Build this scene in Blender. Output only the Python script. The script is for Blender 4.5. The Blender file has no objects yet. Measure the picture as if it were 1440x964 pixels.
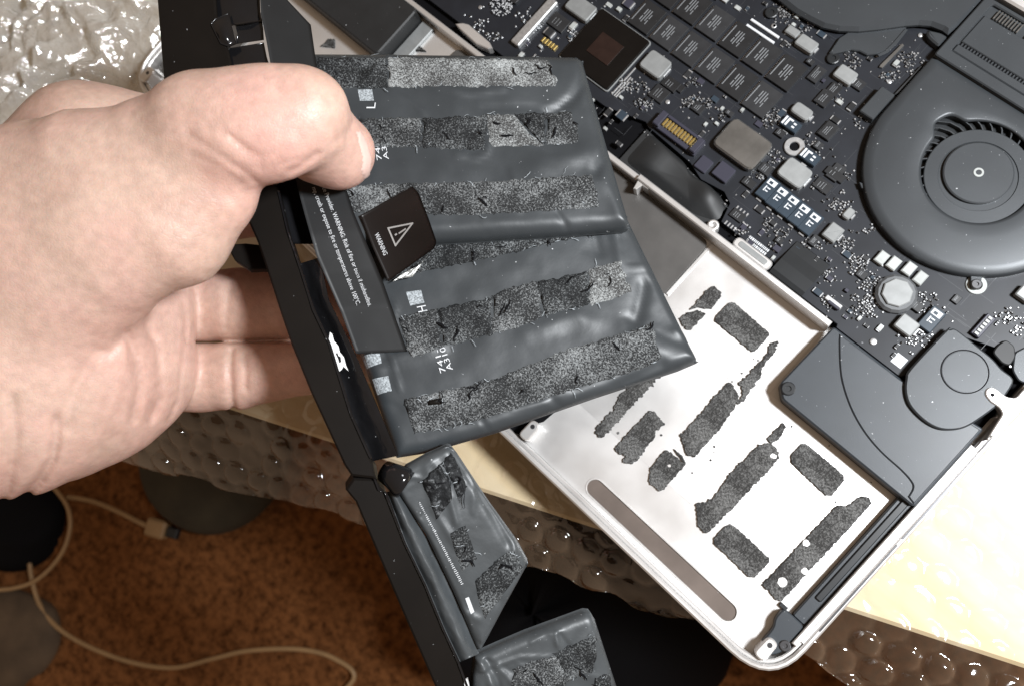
import bpy, math, random
import numpy as np

random.seed(7)
rng = np.random.default_rng(7)
sc = bpy.context.scene

# ------------------------------------------------------------------ camera
# World axes follow the opened laptop: X along its front edge, Y towards its hinge,
# Z up.  Everything below is measured in millimetres; the floor is LIFT below z = 0.
F, CX, CY = 1150.0, 720.0, 482.0            # lens of the photo in pixels of 1440 x 964
a_ = np.array([-2136.0 - CX, -(-2092.0 - CY), -F]); a_ /= np.linalg.norm(a_)
b_ = np.array([a_[1], -a_[0], 0.0]); b_ /= np.linalg.norm(b_)
b_ = b_ if b_[0] > 0 else -b_
RW = np.stack([-a_, b_, np.cross(-a_, b_)], 1)      # world -> camera
CAM = np.array([0.0, 0.0, 259.0])
LIFT = 415.0

cam_d = bpy.data.cameras.new('camera')
cam = bpy.data.objects.new('camera', cam_d)
sc.collection.objects.link(cam)
m4 = np.eye(4); m4[:3, :3] = RW.T; m4[:3, 3] = (CAM + [0, 0, LIFT]) * 0.001
from mathutils import Matrix
cam.matrix_world = Matrix(m4.tolist())
cam_d.sensor_width = 36.0
cam_d.lens = F / 1440.0 * 36.0
cam_d.clip_start = 0.01
cam_d.clip_end = 50.0
cam_d.dof.use_dof = True
cam_d.dof.focus_distance = 0.228
cam_d.dof.aperture_fstop = 19.0
sc.camera = cam

# ------------------------------------------------------------------ light
world = bpy.data.worlds.new('World'); sc.world = world
world.use_nodes = True
bg = world.node_tree.nodes['Background']
bg.inputs['Color'].default_value = (1.0, 0.72, 0.50, 1)
bg.inputs['Strength'].default_value = 0.24

def area(name, loc, target, size, power, col):
    l = bpy.data.lights.new(name, 'AREA'); l.shape = 'DISK'; l.size = size * 0.001
    l.energy = power; l.color = col
    o = bpy.data.objects.new(name, l); sc.collection.objects.link(o)
    from mathutils import Vector
    p = Vector([(loc[0]) * .001, loc[1] * .001, (loc[2] + LIFT) * .001])
    t = Vector([(target[0]) * .001, target[1] * .001, (target[2] + LIFT) * .001])
    o.location = p
    o.rotation_euler = (t - p).to_track_quat('-Z', 'Y').to_euler()
    return o
area('desk_lamp', (205, 225, 420), (-20, 20, 0), 85, 5.4, (0.94, 0.97, 1.0))

vs = sc.view_settings
vs.view_transform = 'Standard'; vs.look = 'None'; vs.gamma = 1.0; vs.use_curve_mapping = False
vs.exposure = 0.0
sc.render.engine = 'CYCLES'
sc.cycles.max_bounces = 10
sc.cycles.transparent_max_bounces = 24
sc.cycles.caustics_reflective = False
sc.cycles.caustics_refractive = False
sc.cycles.use_denoising = True
sc.cycles.sample_clamp_indirect = 6.0

# ------------------------------------------------------------------ mapping helpers
def ray(px, py):
    return RW.T @ np.array([(px - CX) / F, -(py - CY) / F, -1.0])

def U(px, py, h=0.0):
    d = ray(px, py)
    return CAM + d * ((h - CAM[2]) / d[2])

ZN = dict(A=(860, 0, 4.8), B=(900, 160, 4.8), C=(1200, 120, 3.442), D=(1040, 0, 3.57), E=(1040, 240, 3.57),
          G=(1060, 440, 3.708), H=(1240, 340, 3.215), I=(1240, 0, 6.885), J=(620, 0, 4.8), K=(420, 0, 4.8),
          L=(780, 240, 3.57), S=(960, 560, 2.385), T=(680, 500, 3.57), M=(900, 380, 5.355),
          N=(580, 300, 3.012), P=(320, 240, 4.383), Q=(400, 420, 3.2125), V=(480, 620, 2.803), O=(200, 0, 4.8),
          Y=(600, 760, 4.727), X=(0, 0, 1.0))

def zp(z, pts):
    ox, oy, s = ZN[z]
    return [(ox + x / s, oy + y / s) for x, y in pts]

def q(z, pts, h=0.0):
    return [tuple(U(x, y, h)[:2]) for x, y in zp(z, pts)]

def camw(c):                                  # camera-space mm -> world mm
    return np.asarray(c) @ RW + CAM

def Wc(px, py, d):                            # pixel + depth -> camera-space mm
    return np.array([(px - CX) / F * d, -(py - CY) / F * d, -d])

# value noise -------------------------------------------------------
def _h(ix, iy, s):
    n = (ix * 374761393 + iy * 668265263 + s * 2147483647) & 0xFFFFFFFF
    n = ((n ^ (n >> 13)) * 1274126177) & 0xFFFFFFFF
    return ((n ^ (n >> 16)) & 0xFFFF) / 65535.0

def vn(x, y, s=0):
    x = np.asarray(x, float); y = np.asarray(y, float)
    ix = np.floor(x).astype(np.int64); iy = np.floor(y).astype(np.int64)
    fx = x - ix; fy = y - iy
    fx = fx * fx * (3 - 2 * fx); fy = fy * fy * (3 - 2 * fy)
    a = _h(ix, iy, s); b = _h(ix + 1, iy, s); c = _h(ix, iy + 1, s); d = _h(ix + 1, iy + 1, s)
    return (a * (1 - fx) + b * fx) * (1 - fy) + (c * (1 - fx) + d * fx) * fy - 0.5

def fbm(x, y, s=0, o=4):
    t = 0; am = 1.0
    for i in range(o):
        t = t + am * vn(x, y, s + i * 17); x = x * 2.03; y = y * 2.03; am *= 0.5
    return t

# ------------------------------------------------------------------ materials
def nt(name):
    m = bpy.data.materials.new(name); m.use_nodes = True
    t = m.node_tree
    return m, t, t.nodes['Principled BSDF']

def mat(name, col, rough=0.5, metal=0.0, var=0.0, vscale=300.0, bump=0.0, bscale=900.0, spec=0.5, coat=0.0, dust=0.0,
        dustcol=(.6, .62, .64), rvar=0.0, dscale=900.0, rnd=0.0):
    m, t, b = nt(name)
    b.inputs['Base Color'].default_value = (*col, 1)
    b.inputs['Roughness'].default_value = rough
    b.inputs['Metallic'].default_value = metal
    b.inputs['Specular IOR Level'].default_value = spec
    b.inputs['Coat Weight'].default_value = coat
    tc = t.nodes.new('ShaderNodeTexCoord')
    last = None
    if var or rnd:
        n = t.nodes.new('ShaderNodeTexNoise'); n.inputs['Scale'].default_value = vscale
        n.inputs['Detail'].default_value = 5
        t.links.new(tc.outputs['Object'], n.inputs['Vector'])
        mr = t.nodes.new('ShaderNodeMapRange')
        mr.inputs['From Min'].default_value = 0.25; mr.inputs['From Max'].default_value = 0.75
        mr.inputs['To Min'].default_value = 1 - var; mr.inputs['To Max'].default_value = 1 + var
        t.links.new(n.outputs['Fac'], mr.inputs['Value'])
        fac = mr.outputs['Result']
        if rnd:
            oi = t.nodes.new('ShaderNodeObjectInfo')
            mr2 = t.nodes.new('ShaderNodeMapRange')
            mr2.inputs['To Min'].default_value = 1 - rnd; mr2.inputs['To Max'].default_value = 1 + rnd
            t.links.new(oi.outputs['Random'], mr2.inputs['Value'])
            mm = t.nodes.new('ShaderNodeMath'); mm.operation = 'MULTIPLY'
            t.links.new(fac, mm.inputs[0]); t.links.new(mr2.outputs['Result'], mm.inputs[1])
            fac = mm.outputs[0]
        vm = t.nodes.new('ShaderNodeVectorMath'); vm.operation = 'SCALE'
        vm.inputs[0].default_value = col
        t.links.new(fac, vm.inputs['Scale'])
        t.links.new(vm.outputs[0], b.inputs['Base Color'])
        last = vm.outputs[0]
        if rvar:
            r2 = t.nodes.new('ShaderNodeMapRange')
            r2.inputs['From Min'].default_value = 0.3; r2.inputs['From Max'].default_value = 0.7
            r2.inputs['To Min'].default_value = rough - rvar; r2.inputs['To Max'].default_value = rough + rvar
            t.links.new(n.outputs['Fac'], r2.inputs['Value'])
            t.links.new(r2.outputs['Result'], b.inputs['Roughness'])
    if dust:                                    # scattered pale specks of dust and lint
        n2 = t.nodes.new('ShaderNodeTexNoise'); n2.inputs['Scale'].default_value = dscale
        n2.inputs['Detail'].default_value = 2
        t.links.new(tc.outputs['Object'], n2.inputs['Vector'])
        cr = t.nodes.new('ShaderNodeMapRange')
        cr.inputs['From Min'].default_value = 0.765 - dust * 0.1; cr.inputs['From Max'].default_value = 0.82
        t.links.new(n2.outputs['Fac'], cr.inputs['Value'])
        mx = t.nodes.new('ShaderNodeMix'); mx.data_type = 'RGBA'
        t.links.new(cr.outputs['Result'], mx.inputs[0])
        if last is not None:
            t.links.new(last, mx.inputs[6])
        else:
            mx.inputs[6].default_value = (*col, 1)
        mx.inputs[7].default_value = (*dustcol, 1)
        t.links.new(mx.outputs[2], b.inputs['Base Color'])
    if bump:
        n3 = t.nodes.new('ShaderNodeTexNoise'); n3.inputs['Scale'].default_value = bscale
        n3.inputs['Detail'].default_value = 4
        t.links.new(tc.outputs['Object'], n3.inputs['Vector'])
        bp = t.nodes.new('ShaderNodeBump'); bp.inputs['Strength'].default_value = bump
        bp.inputs['Distance'].default_value = 0.0006
        t.links.new(n3.outputs['Fac'], bp.inputs['Height'])
        t.links.new(bp.outputs['Normal'], b.inputs['Normal'])
    return m

def foam_mat(name, lo, hi, thr, sc_=1500.0, spread=.10):
    """torn foam adhesive: a fine salt-and-pepper of black carrier and pale fibres"""
    m, t, b = nt(name)
    tc = t.nodes.new('ShaderNodeTexCoord')
    n = t.nodes.new('ShaderNodeTexNoise'); n.inputs['Scale'].default_value = sc_; n.inputs['Detail'].default_value = 3
    n.inputs['Roughness'].default_value = .75
    t.links.new(tc.outputs['Object'], n.inputs['Vector'])
    n2 = t.nodes.new('ShaderNodeTexNoise'); n2.inputs['Scale'].default_value = 95; n2.inputs['Detail'].default_value = 4
    t.links.new(tc.outputs['Object'], n2.inputs['Vector'])
    ad = t.nodes.new('ShaderNodeMath'); ad.operation = 'MULTIPLY_ADD'
    t.links.new(n2.outputs['Fac'], ad.inputs[0]); ad.inputs[1].default_value = 0.46
    t.links.new(n.outputs['Fac'], ad.inputs[2])
    cr = t.nodes.new('ShaderNodeMapRange')
    cr.inputs['From Min'].default_value = thr + .23 - spread; cr.inputs['From Max'].default_value = thr + .23 + spread
    t.links.new(ad.outputs[0], cr.inputs['Value'])
    mx = t.nodes.new('ShaderNodeMix'); mx.data_type = 'RGBA'
    t.links.new(cr.outputs['Result'], mx.inputs[0])
    mx.inputs[6].default_value = (*lo, 1); mx.inputs[7].default_value = (*hi, 1)
    t.links.new(mx.outputs[2], b.inputs['Base Color'])
    b.inputs['Roughness'].default_value = .6; b.inputs['Specular IOR Level'].default_value = .2
    bp = t.nodes.new('ShaderNodeBump'); bp.inputs['Strength'].default_value = .8; bp.inputs['Distance'].default_value = .0004
    t.links.new(n.outputs['Fac'], bp.inputs['Height']); t.links.new(bp.outputs['Normal'], b.inputs['Normal'])
    return m

def skin_mat():
    m, t, b = nt('skin')
    tc = t.nodes.new('ShaderNodeTexCoord')
    n = t.nodes.new('ShaderNodeTexNoise'); n.inputs['Scale'].default_value = 38; n.inputs['Detail'].default_value = 5
    t.links.new(tc.outputs['Object'], n.inputs['Vector'])
    cr = t.nodes.new('ShaderNodeValToRGB')
    cr.color_ramp.elements[0].position = .30; cr.color_ramp.elements[0].color = (.46, .295, .235, 1)
    cr.color_ramp.elements[1].position = .70; cr.color_ramp.elements[1].color = (.61, .40, .335, 1)
    e = cr.color_ramp.elements.new(.5); e.color = (.585, .41, .33, 1)
    t.links.new(n.outputs['Fac'], cr.inputs['Fac'])
    n7 = t.nodes.new('ShaderNodeTexNoise'); n7.inputs['Scale'].default_value = 22; n7.inputs['Detail'].default_value = 3
    t.links.new(tc.outputs['Object'], n7.inputs['Vector'])
    r7 = t.nodes.new('ShaderNodeMapRange'); r7.inputs['From Min'].default_value = .4; r7.inputs['From Max'].default_value = .68
    r7.inputs['To Max'].default_value = .7
    t.links.new(n7.outputs['Fac'], r7.inputs['Value'])
    m7 = t.nodes.new('ShaderNodeMix'); m7.data_type = 'RGBA'; m7.inputs[7].default_value = (.62, .355, .30, 1)
    t.links.new(r7.outputs['Result'], m7.inputs[0]); t.links.new(cr.outputs['Color'], m7.inputs[6])
    n8 = t.nodes.new('ShaderNodeTexNoise'); n8.inputs['Scale'].default_value = 420; n8.inputs['Detail'].default_value = 3
    t.links.new(tc.outputs['Object'], n8.inputs['Vector'])
    r8 = t.nodes.new('ShaderNodeMapRange'); r8.inputs['From Min'].default_value = .3; r8.inputs['From Max'].default_value = .7
    r8.inputs['To Min'].default_value = .90; r8.inputs['To Max'].default_value = 1.08
    t.links.new(n8.outputs['Fac'], r8.inputs['Value'])
    v8 = t.nodes.new('ShaderNodeVectorMath'); v8.operation = 'SCALE'
    t.links.new(m7.outputs[2], v8.inputs[0]); t.links.new(r8.outputs['Result'], v8.inputs['Scale'])
    t.links.new(v8.outputs[0], b.inputs['Base Color'])
    b.inputs['Roughness'].default_value = .45
    b.inputs['Specular IOR Level'].default_value = .40
    b.inputs['Subsurface Weight'].default_value = .25
    b.inputs['Subsurface Radius'].default_value = (1.0, .32, .16)
    b.inputs['Subsurface Scale'].default_value = .004
    v = t.nodes.new('ShaderNodeTexVoronoi'); v.inputs['Scale'].default_value = 1100; v.feature = 'DISTANCE_TO_EDGE'
    n4 = t.nodes.new('ShaderNodeTexNoise'); n4.inputs['Scale'].default_value = 300; n4.inputs['Detail'].default_value = 3
    t.links.new(tc.outputs['Object'], n4.inputs['Vector'])
    mv = t.nodes.new('ShaderNodeVectorMath'); mv.operation = 'MULTIPLY_ADD'
    t.links.new(n4.outputs['Color'], mv.inputs[0]); mv.inputs[1].default_value = (.0016,) * 3
    t.links.new(tc.outputs['Object'], mv.inputs[2])
    t.links.new(mv.outputs[0], v.inputs['Vector'])
    mr = t.nodes.new('ShaderNodeMapRange'); mr.inputs['From Max'].default_value = .14
    t.links.new(v.outputs['Distance'], mr.inputs['Value'])
    bp = t.nodes.new('ShaderNodeBump'); bp.inputs['Strength'].default_value = .17; bp.inputs['Distance'].default_value = .0003
    t.links.new(mr.outputs['Result'], bp.inputs['Height'])
    n5 = t.nodes.new('ShaderNodeTexNoise'); n5.inputs['Scale'].default_value = 130; n5.inputs['Detail'].default_value = 4
    t.links.new(tc.outputs['Object'], n5.inputs['Vector'])
    bp2 = t.nodes.new('ShaderNodeBump'); bp2.inputs['Strength'].default_value = .25; bp2.inputs['Distance'].default_value = .0012
    t.links.new(n5.outputs['Fac'], bp2.inputs['Height'])
    t.links.new(bp.outputs['Normal'], bp2.inputs['Normal'])
    t.links.new(bp2.outputs['Normal'], b.inputs['Normal'])
    return m

def film_mat(name, milk, tint, gl, hz=.45, gls=.45, dc=(.86, .86, .85), bst=.5, crinkle=False):
    """clear polythene: mostly see-through, a little milky, glossy"""
    m, t, b = nt(name)
    out = t.nodes['Material Output']
    tr = t.nodes.new('ShaderNodeBsdfTransparent'); tr.inputs['Color'].default_value = (*tint, 1)
    b.inputs['Base Color'].default_value = (*dc, 1); b.inputs['Roughness'].default_value = .09
    b.inputs['Specular IOR Level'].default_value = gl
    tc = t.nodes.new('ShaderNodeTexCoord')
    n = t.nodes.new('ShaderNodeTexNoise'); n.inputs['Scale'].default_value = 160; n.inputs['Detail'].default_value = 4
    t.links.new(tc.outputs['Object'], n.inputs['Vector'])
    bp = t.nodes.new('ShaderNodeBump'); bp.inputs['Strength'].default_value = bst; bp.inputs['Distance'].default_value = .0015
    if crinkle:
        n.inputs['Scale'].default_value = 260
        vo = t.nodes.new('ShaderNodeTexVoronoi'); vo.inputs['Scale'].default_value = 210; vo.feature = 'F1'
        t.links.new(tc.outputs['Object'], vo.inputs['Vector'])
        ma = t.nodes.new('ShaderNodeMath'); ma.operation = 'MULTIPLY_ADD'; ma.inputs[1].default_value = .9
        t.links.new(vo.outputs['Distance'], ma.inputs[0]); t.links.new(n.outputs['Fac'], ma.inputs[2])
        t.links.new(ma.outputs[0], bp.inputs['Height'])
    else:
        t.links.new(n.outputs['Fac'], bp.inputs['Height'])
    t.links.new(bp.outputs['Normal'], b.inputs['Normal'])
    lw = t.nodes.new('ShaderNodeLayerWeight'); lw.inputs['Blend'].default_value = .25
    mr = t.nodes.new('ShaderNodeMapRange'); mr.inputs['To Min'].default_value = milk; mr.inputs['To Max'].default_value = min(1, milk + .45)
    mr.inputs['To Max'].default_value = min(1, milk + hz)
    t.links.new(lw.outputs['Facing'], mr.inputs['Value'])
    tl = t.nodes.new('ShaderNodeBsdfGlossy'); tl.inputs['Roughness'].default_value = .09
    tl.inputs['Color'].default_value = (1, 1, 1, 1)
    t.links.new(bp.outputs['Normal'], tl.inputs['Normal'])
    a1 = t.nodes.new('ShaderNodeMixShader'); a1.inputs[0].default_value = gls
    t.links.new(b.outputs[0], a1.inputs[1]); t.links.new(tl.outputs[0], a1.inputs[2])
    mx = t.nodes.new('ShaderNodeMixShader')
    t.links.new(mr.outputs['Result'], mx.inputs[0])
    t.links.new(tr.outputs[0], mx.inputs[1]); t.links.new(a1.outputs[0], mx.inputs[2])
    t.links.new(mx.outputs[0], out.inputs['Surface'])
    return m

M = {}
M['alu'] = mat('aluminium', (.84, .83, .82), .41, .72, var=.06, vscale=45, rvar=.07, bump=.05, bscale=6000)
M['alu_dark'] = mat('grey_metal_plate', (.13, .125, .12), .45, .5, var=.15, vscale=120, dust=.25, dscale=500)
M['slot'] = mat('brown_grey_plate', (.20, .165, .145), .38, .5, var=.2, vscale=90, dust=.2, dscale=600)
M['pcb'] = mat('black_solder_mask', (.016, .018, .023), .42, 0, spec=.36, var=.3, vscale=90, dust=.3, dscale=700, dustcol=(.3, .31, .33))
M['chip'] = mat('black_epoxy', (.020, .021, .023), .40, 0, var=.2, vscale=250, rnd=.35, dust=.2, dustcol=(.3, .31, .32))
M['pkg'] = mat('glossy_package', (.006, .005, .0045), .3, 0, var=.2, vscale=150, spec=.2)
M['die'] = mat('silicon_die', (.020, .010, .008), .34, .1, var=.25, vscale=300)
M['tin'] = mat('solder_tin', (.58, .59, .60), .38, .75, var=.2, vscale=900)
M['ind'] = mat('grey_ferrite', (.27, .28, .28), .45, .2, var=.14, vscale=300, dust=.1, dustcol=(.05, .05, .05), rnd=.12)
M['ind_dark'] = mat('dark_ferrite', (.11, .115, .12), .45, .2, var=.14, vscale=300)
M['shield'] = mat('brushed_shield', (.33, .335, .33), .28, .85, var=.3, vscale=120, bump=.25, bscale=120)
M['gold'] = mat('gold_contact', (.75, .56, .20), .3, .9)
M['conn'] = mat('connector_plastic', (.040, .040, .058), .38)
M['cap'] = mat('tantalum_body', (.030, .045, .062), .35, 0, var=.15, vscale=400)
M['ceram'] = mat('ceramic_white', (.42, .44, .43), .4, .1, var=.15, vscale=500, rnd=.15)
M['print'] = mat('pale_print', (.62, .64, .66), .6)
M['print_dim'] = mat('dim_print', (.20, .21, .22), .6)
M['code'] = mat('pale_code_patch', (.30, .33, .35), .6, var=.85, vscale=2200)
M['matte'] = mat('black_anodised', (.043, .048, .053), .42, .2, var=.12, vscale=60, dust=.30, dscale=1100, bump=.06, bscale=5000)
M['speaker'] = mat('black_satin_plastic', (.039, .046, .054), .40, 0, var=.12, vscale=80, dust=.38, dscale=900, bump=.05, bscale=4000)
M['rubber'] = mat('black_rubber', (.016, .017, .018), .55, 0, var=.2, vscale=120, dust=.2)
M['tape'] = mat('black_tape', (.014, .016, .018), .38, 0, var=.2, vscale=100)
M['screw'] = mat('dark_screw', (.10, .10, .105), .35, .8)
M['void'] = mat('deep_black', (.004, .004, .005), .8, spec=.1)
M['resid'] = foam_mat('foam_residue', (.030, .029, .028), (.22, .22, .215), .58, 2000, .15)
M['foam_light'] = foam_mat('foam_light', (.05, .05, .05), (.40, .42, .42), .545, 2300, .11)
M['foam_mid'] = foam_mat('foam_mid', (.018, .019, .02), (.29, .305, .31), .585, 2300, .11)
M['foam_dark'] = foam_mat('foam_dark', (.012, .013, .014), (.23, .245, .25), .605, 2300, .11)
M['foam_black'] = foam_mat('foam_black', (.010, .011, .012), (.20, .21, .22), .65, 900, .13)
M['pouch'] = mat('cell_pouch_film', (.035, .040, .044), .42, 0, spec=.45, var=.14, vscale=55, bump=.10, bscale=260, dust=.2, dscale=900,
                 rvar=.06)
M['pouch2'] = mat('cell_pouch_film_dusty', (.052, .058, .062), .42, 0, var=.22, vscale=110, bump=.2, bscale=300, dust=.4, dscale=1100)
M['spine'] = mat('black_frame_plastic', (.007, .0055, .0045), .5, 0, var=.25, vscale=60, dust=.05, spec=.13)
M['gloss'] = mat('glossy_black_film', (.008, .008, .009), .13, 0, var=.2, vscale=80, bump=.35, bscale=70, dust=.1)
M['label'] = mat('black_label', (.017, .018, .019), .5, 0, spec=.35, var=.12, vscale=100, dust=.2)
M['flap'] = mat('peeled_label', (.009, .007, .0065), .36, 0, spec=.3, var=.2, vscale=80, dust=.1)
M['glint_and_white_film'] = mat('glint_and_white_film', (.85, .86, .86), .25)  # white of the painted glint, also of the lower film strip
M['silver'] = mat('silver_backing', (.6, .6, .58), .3, .6, var=.3, vscale=500, bump=.5, bscale=700)
M['skin'] = skin_mat()
M['wrap'] = film_mat('clear_bubble_film', .12, (.93, .90, .87), .6, .45, .62, (.70, .46, .29), .12)
M['wrap2'] = film_mat('milky_bubble_film', .54, (.98, .98, .96), .8, .4, .5, (.97, .96, .92), .9, True)
M['cord'] = mat('tan_rubber', (.34, .21, .10), .5, var=.12, vscale=60)
M['sack'] = mat('grey_brown_cloth', (.085, .055, .032), .85, var=.35, vscale=40, bump=.5, bscale=300)
M['cushion'] = mat('olive_cloth', (.036, .029, .017), .85, var=.3, vscale=40)

def wood_mat():
    m, t, b = nt('pale_wood')
    tc = t.nodes.new('ShaderNodeTexCoord')
    mp = t.nodes.new('ShaderNodeMapping'); mp.inputs['Scale'].default_value = (6, 60, 6)
    mp.inputs['Rotation'].default_value = (0, 0, -.45)
    t.links.new(tc.outputs['Object'], mp.inputs['Vector'])
    n = t.nodes.new('ShaderNodeTexNoise'); n.inputs['Scale'].default_value = 2.5; n.inputs['Detail'].default_value = 6
    t.links.new(mp.outputs[0], n.inputs['Vector'])
    cr = t.nodes.new('ShaderNodeValToRGB')
    cr.color_ramp.elements[0].position = .3; cr.color_ramp.elements[0].color = (.82, .71, .46, 1)
    cr.color_ramp.elements[1].position = .7; cr.color_ramp.elements[1].color = (.90, .84, .65, 1)
    t.links.new(n.outputs['Fac'], cr.inputs['Fac']); t.links.new(cr.outputs['Color'], b.inputs['Base Color'])
    b.inputs['Roughness'].default_value = .4
    return m
M['wood'] = wood_mat()

def carpet_mat():
    m, t, b = nt('brown_carpet')
    tc = t.nodes.new('ShaderNodeTexCoord')
    n = t.nodes.new('ShaderNodeTexNoise'); n.inputs['Scale'].default_value = 135; n.inputs['Detail'].default_value = 5
    n.inputs['Roughness'].default_value = .65
    t.links.new(tc.outputs['Object'], n.inputs['Vector'])
    cr = t.nodes.new('ShaderNodeValToRGB')
    cr.color_ramp.elements[0].position = .32; cr.color_ramp.elements[0].color = (.060, .022, .007, 1)
    cr.color_ramp.elements[1].position = .60; cr.color_ramp.elements[1].color = (.215, .086, .030, 1)
    t.links.new(n.outputs['Fac'], cr.inputs['Fac']); t.links.new(cr.outputs['Color'], b.inputs['Base Color'])
    b.inputs['Roughness'].default_value = .95
    b.inputs['Specular IOR Level'].default_value = .1
    return m
M['carpet'] = carpet_mat()

# ------------------------------------------------------------------ object helpers
ORG = {}
def put(o, parent, org):
    ORG[o.name] = np.array(org, float)
    po = ORG[parent.name] if parent is not None else np.array([0, 0, -LIFT])
    o.location = tuple((np.array(org) - po) * 0.001)
    if parent is not None:
        o.parent = parent
    sc.collection.objects.link(o)

def mk(name, verts, faces, material, parent=None, smooth=False, origin=None):
    v = np.asarray(verts, float)
    org = np.array(origin, float) if origin is not None else np.array([(v[:, 0].min() + v[:, 0].max()) / 2,
                                                                    (v[:, 1].min() + v[:, 1].max()) / 2, v[:, 2].min()])
    me = bpy.data.meshes.new(name)
    me.from_pydata(((v - org) * 0.001).tolist(), [], [list(map(int, f)) for f in faces])
    me.validate()
    me.materials.append(M[material] if isinstance(material, str) else material)
    if smooth:
        me.polygons.foreach_set('use_smooth', [True] * len(me.polygons))
    me.update()
    o = bpy.data.objects.new(name, me)
    put(o, parent, org)
    return o

def twin(src, parent, xyz):
    """another piece with the same mesh, its origin at xyz"""
    o = src.copy()
    o.parent = None
    nm = src.name.split('.')[0]
    put(o, parent, xyz)
    return o

def thing(name, label, cat, org, group=None):
    o = bpy.data.objects.new(name, None); o.empty_display_size = .02
    put(o, None, org)
    tag(o, label, cat, group)
    return o

def tag(o, label, cat, group=None):
    o['label'] = label; o['category'] = cat
    if group: o['group'] = group

def ccw(p):
    p = [tuple(map(float, x)) for x in p]
    s = sum(p[i][0] * p[(i + 1) % len(p)][1] - p[(i + 1) % len(p)][0] * p[i][1] for i in range(len(p)))
    return p if s > 0 else p[::-1]

def inset(p, d):
    n = len(p); out = []
    for i in range(n):
        a = np.array(p[i - 1]); b = np.array(p[i]); c = np.array(p[(i + 1) % n])
        e1 = b - a; e2 = c - b
        e1 = e1 / (np.linalg.norm(e1) + 1e-9); e2 = e2 / (np.linalg.norm(e2) + 1e-9)
        n1 = np.array([-e1[1], e1[0]]); n2 = np.array([-e2[1], e2[0]])
        nn = n1 + n2; l = np.linalg.norm(nn)
        nn = nn / l if l > 1e-6 else n1
        k = d / max(.45, float(nn @ n1))
        out.append(tuple(b + nn * k))
    return out

def rpoly(p, r, seg=4):
    """round the corners of a polygon"""
    p = ccw(p); n = len(p); out = []
    for i in range(n):
        a = np.array(p[i - 1]); b = np.array(p[i]); c = np.array(p[(i + 1) % n])
        d1 = min(r, np.linalg.norm(a - b) * .45); d2 = min(r, np.linalg.norm(c - b) * .45)
        s = b + (a - b) / np.linalg.norm(a - b) * d1; e = b + (c - b) / np.linalg.norm(c - b) * d2
        for k in range(seg + 1):
            t = k / seg
            out.append(tuple((1 - t) ** 2 * s + 2 * t * (1 - t) * b + t * t * e))
    return out

def prism_geo(poly, z0, z1, ch=0.15):
    p = ccw(poly); n = len(p)
    ch = min(ch, (z1 - z0) * .6)
    top = inset(p, ch)
    v = [(x, y, z0) for x, y in p] + [(x, y, z1 - ch) for x, y in p] + [(x, y, z1) for x, y in top]
    f = [list(range(n))[::-1], list(range(2 * n, 3 * n))]
    for k in (0, 1):
        for i in range(n):
            j = (i + 1) % n
            f.append((k * n + i, k * n + j, (k + 1) * n + j, (k + 1) * n + i))
    return v, f

def prism(name, poly, z0, z1, material, parent, ch=0.15):
    v, f = prism_geo(poly, z0, z1, ch)
    return mk(name, v, f, material, parent)

def rect(x0, y0, x1, y1):
    x0, x1 = sorted((x0, x1)); y0, y1 = sorted((y0, y1))
    return [(x0, y0), (x1, y0), (x1, y1), (x0, y1)]

def circ(cx, cy, r, n=32, a0=0.0, a1=2 * math.pi):
    full = abs(a1 - a0 - 2 * math.pi) < 1e-6
    m = n if full else n - 1
    return [(cx + r * math.cos(a0 + (a1 - a0) * i / m), cy + r * math.sin(a0 + (a1 - a0) * i / m)) for i in range(n)]

def ringgeo(outer, inner, z0, z1, ch=.2):
    """closed ring wall between two loops of equal count"""
    n = len(outer)
    o2 = inset(outer, ch); i2 = inset(inner, -ch)
    loops = [[(x, y, z0) for x, y in outer], [(x, y, z1 - ch) for x, y in outer], [(x, y, z1) for x, y in o2],
             [(x, y, z1) for x, y in i2], [(x, y, z1 - ch) for x, y in inner], [(x, y, z0) for x, y in inner]]
    v = sum(loops, []); f = []
    for k in range(6):
        kk = (k + 1) % 6
        for i in range(n):
            j = (i + 1) % n
            f.append((k * n + i, k * n + j, kk * n + j, kk * n + i))
    return v, f

def join(parts):
    v = []; f = []
    for a, b in parts:
        k = len(v); v += list(a); f += [tuple(i + k for i in g) for g in b]
    return v, f

def lathe(cx, cy, prof, n=32):
    v = []; f = []
    for r, z in prof:
        v += [(cx + r * math.cos(2 * math.pi * i / n), cy + r * math.sin(2 * math.pi * i / n), z) for i in range(n)]
    for k in range(len(prof) - 1):
        for i in range(n):
            j = (i + 1) % n
            f.append((k * n + i, k * n + j, (k + 1) * n + j, (k + 1) * n + i))
    f.append([(len(prof) - 1) * n + i for i in range(n)])
    f.append([i for i in range(n)][::-1])
    return v, f

def tube(pts, r, n=8, taper=None):
    P = np.asarray(pts, float); v = []; f = []
    up = np.array([0.3, 0.2, 1.0])
    for i in range(len(P)):
        t = P[min(i + 1, len(P) - 1)] - P[max(i - 1, 0)]; t /= np.linalg.norm(t) + 1e-9
        s = np.cross(t, up); s /= np.linalg.norm(s) + 1e-9; w = np.cross(s, t)
        rr = r if taper is None else taper[i]
        for k in range(n):
            a = 2 * math.pi * k / n
            v.append(P[i] + rr * (math.cos(a) * s + math.sin(a) * w))
    for i in range(len(P) - 1):
        for k in range(n):
            j = (k + 1) % n
            f.append((i * n + k, i * n + j, (i + 1) * n + j, (i + 1) * n + k))
    f.append([k for k in range(n)][::-1]); f.append([(len(P) - 1) * n + k for k in range(n)])
    return v, f

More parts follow.
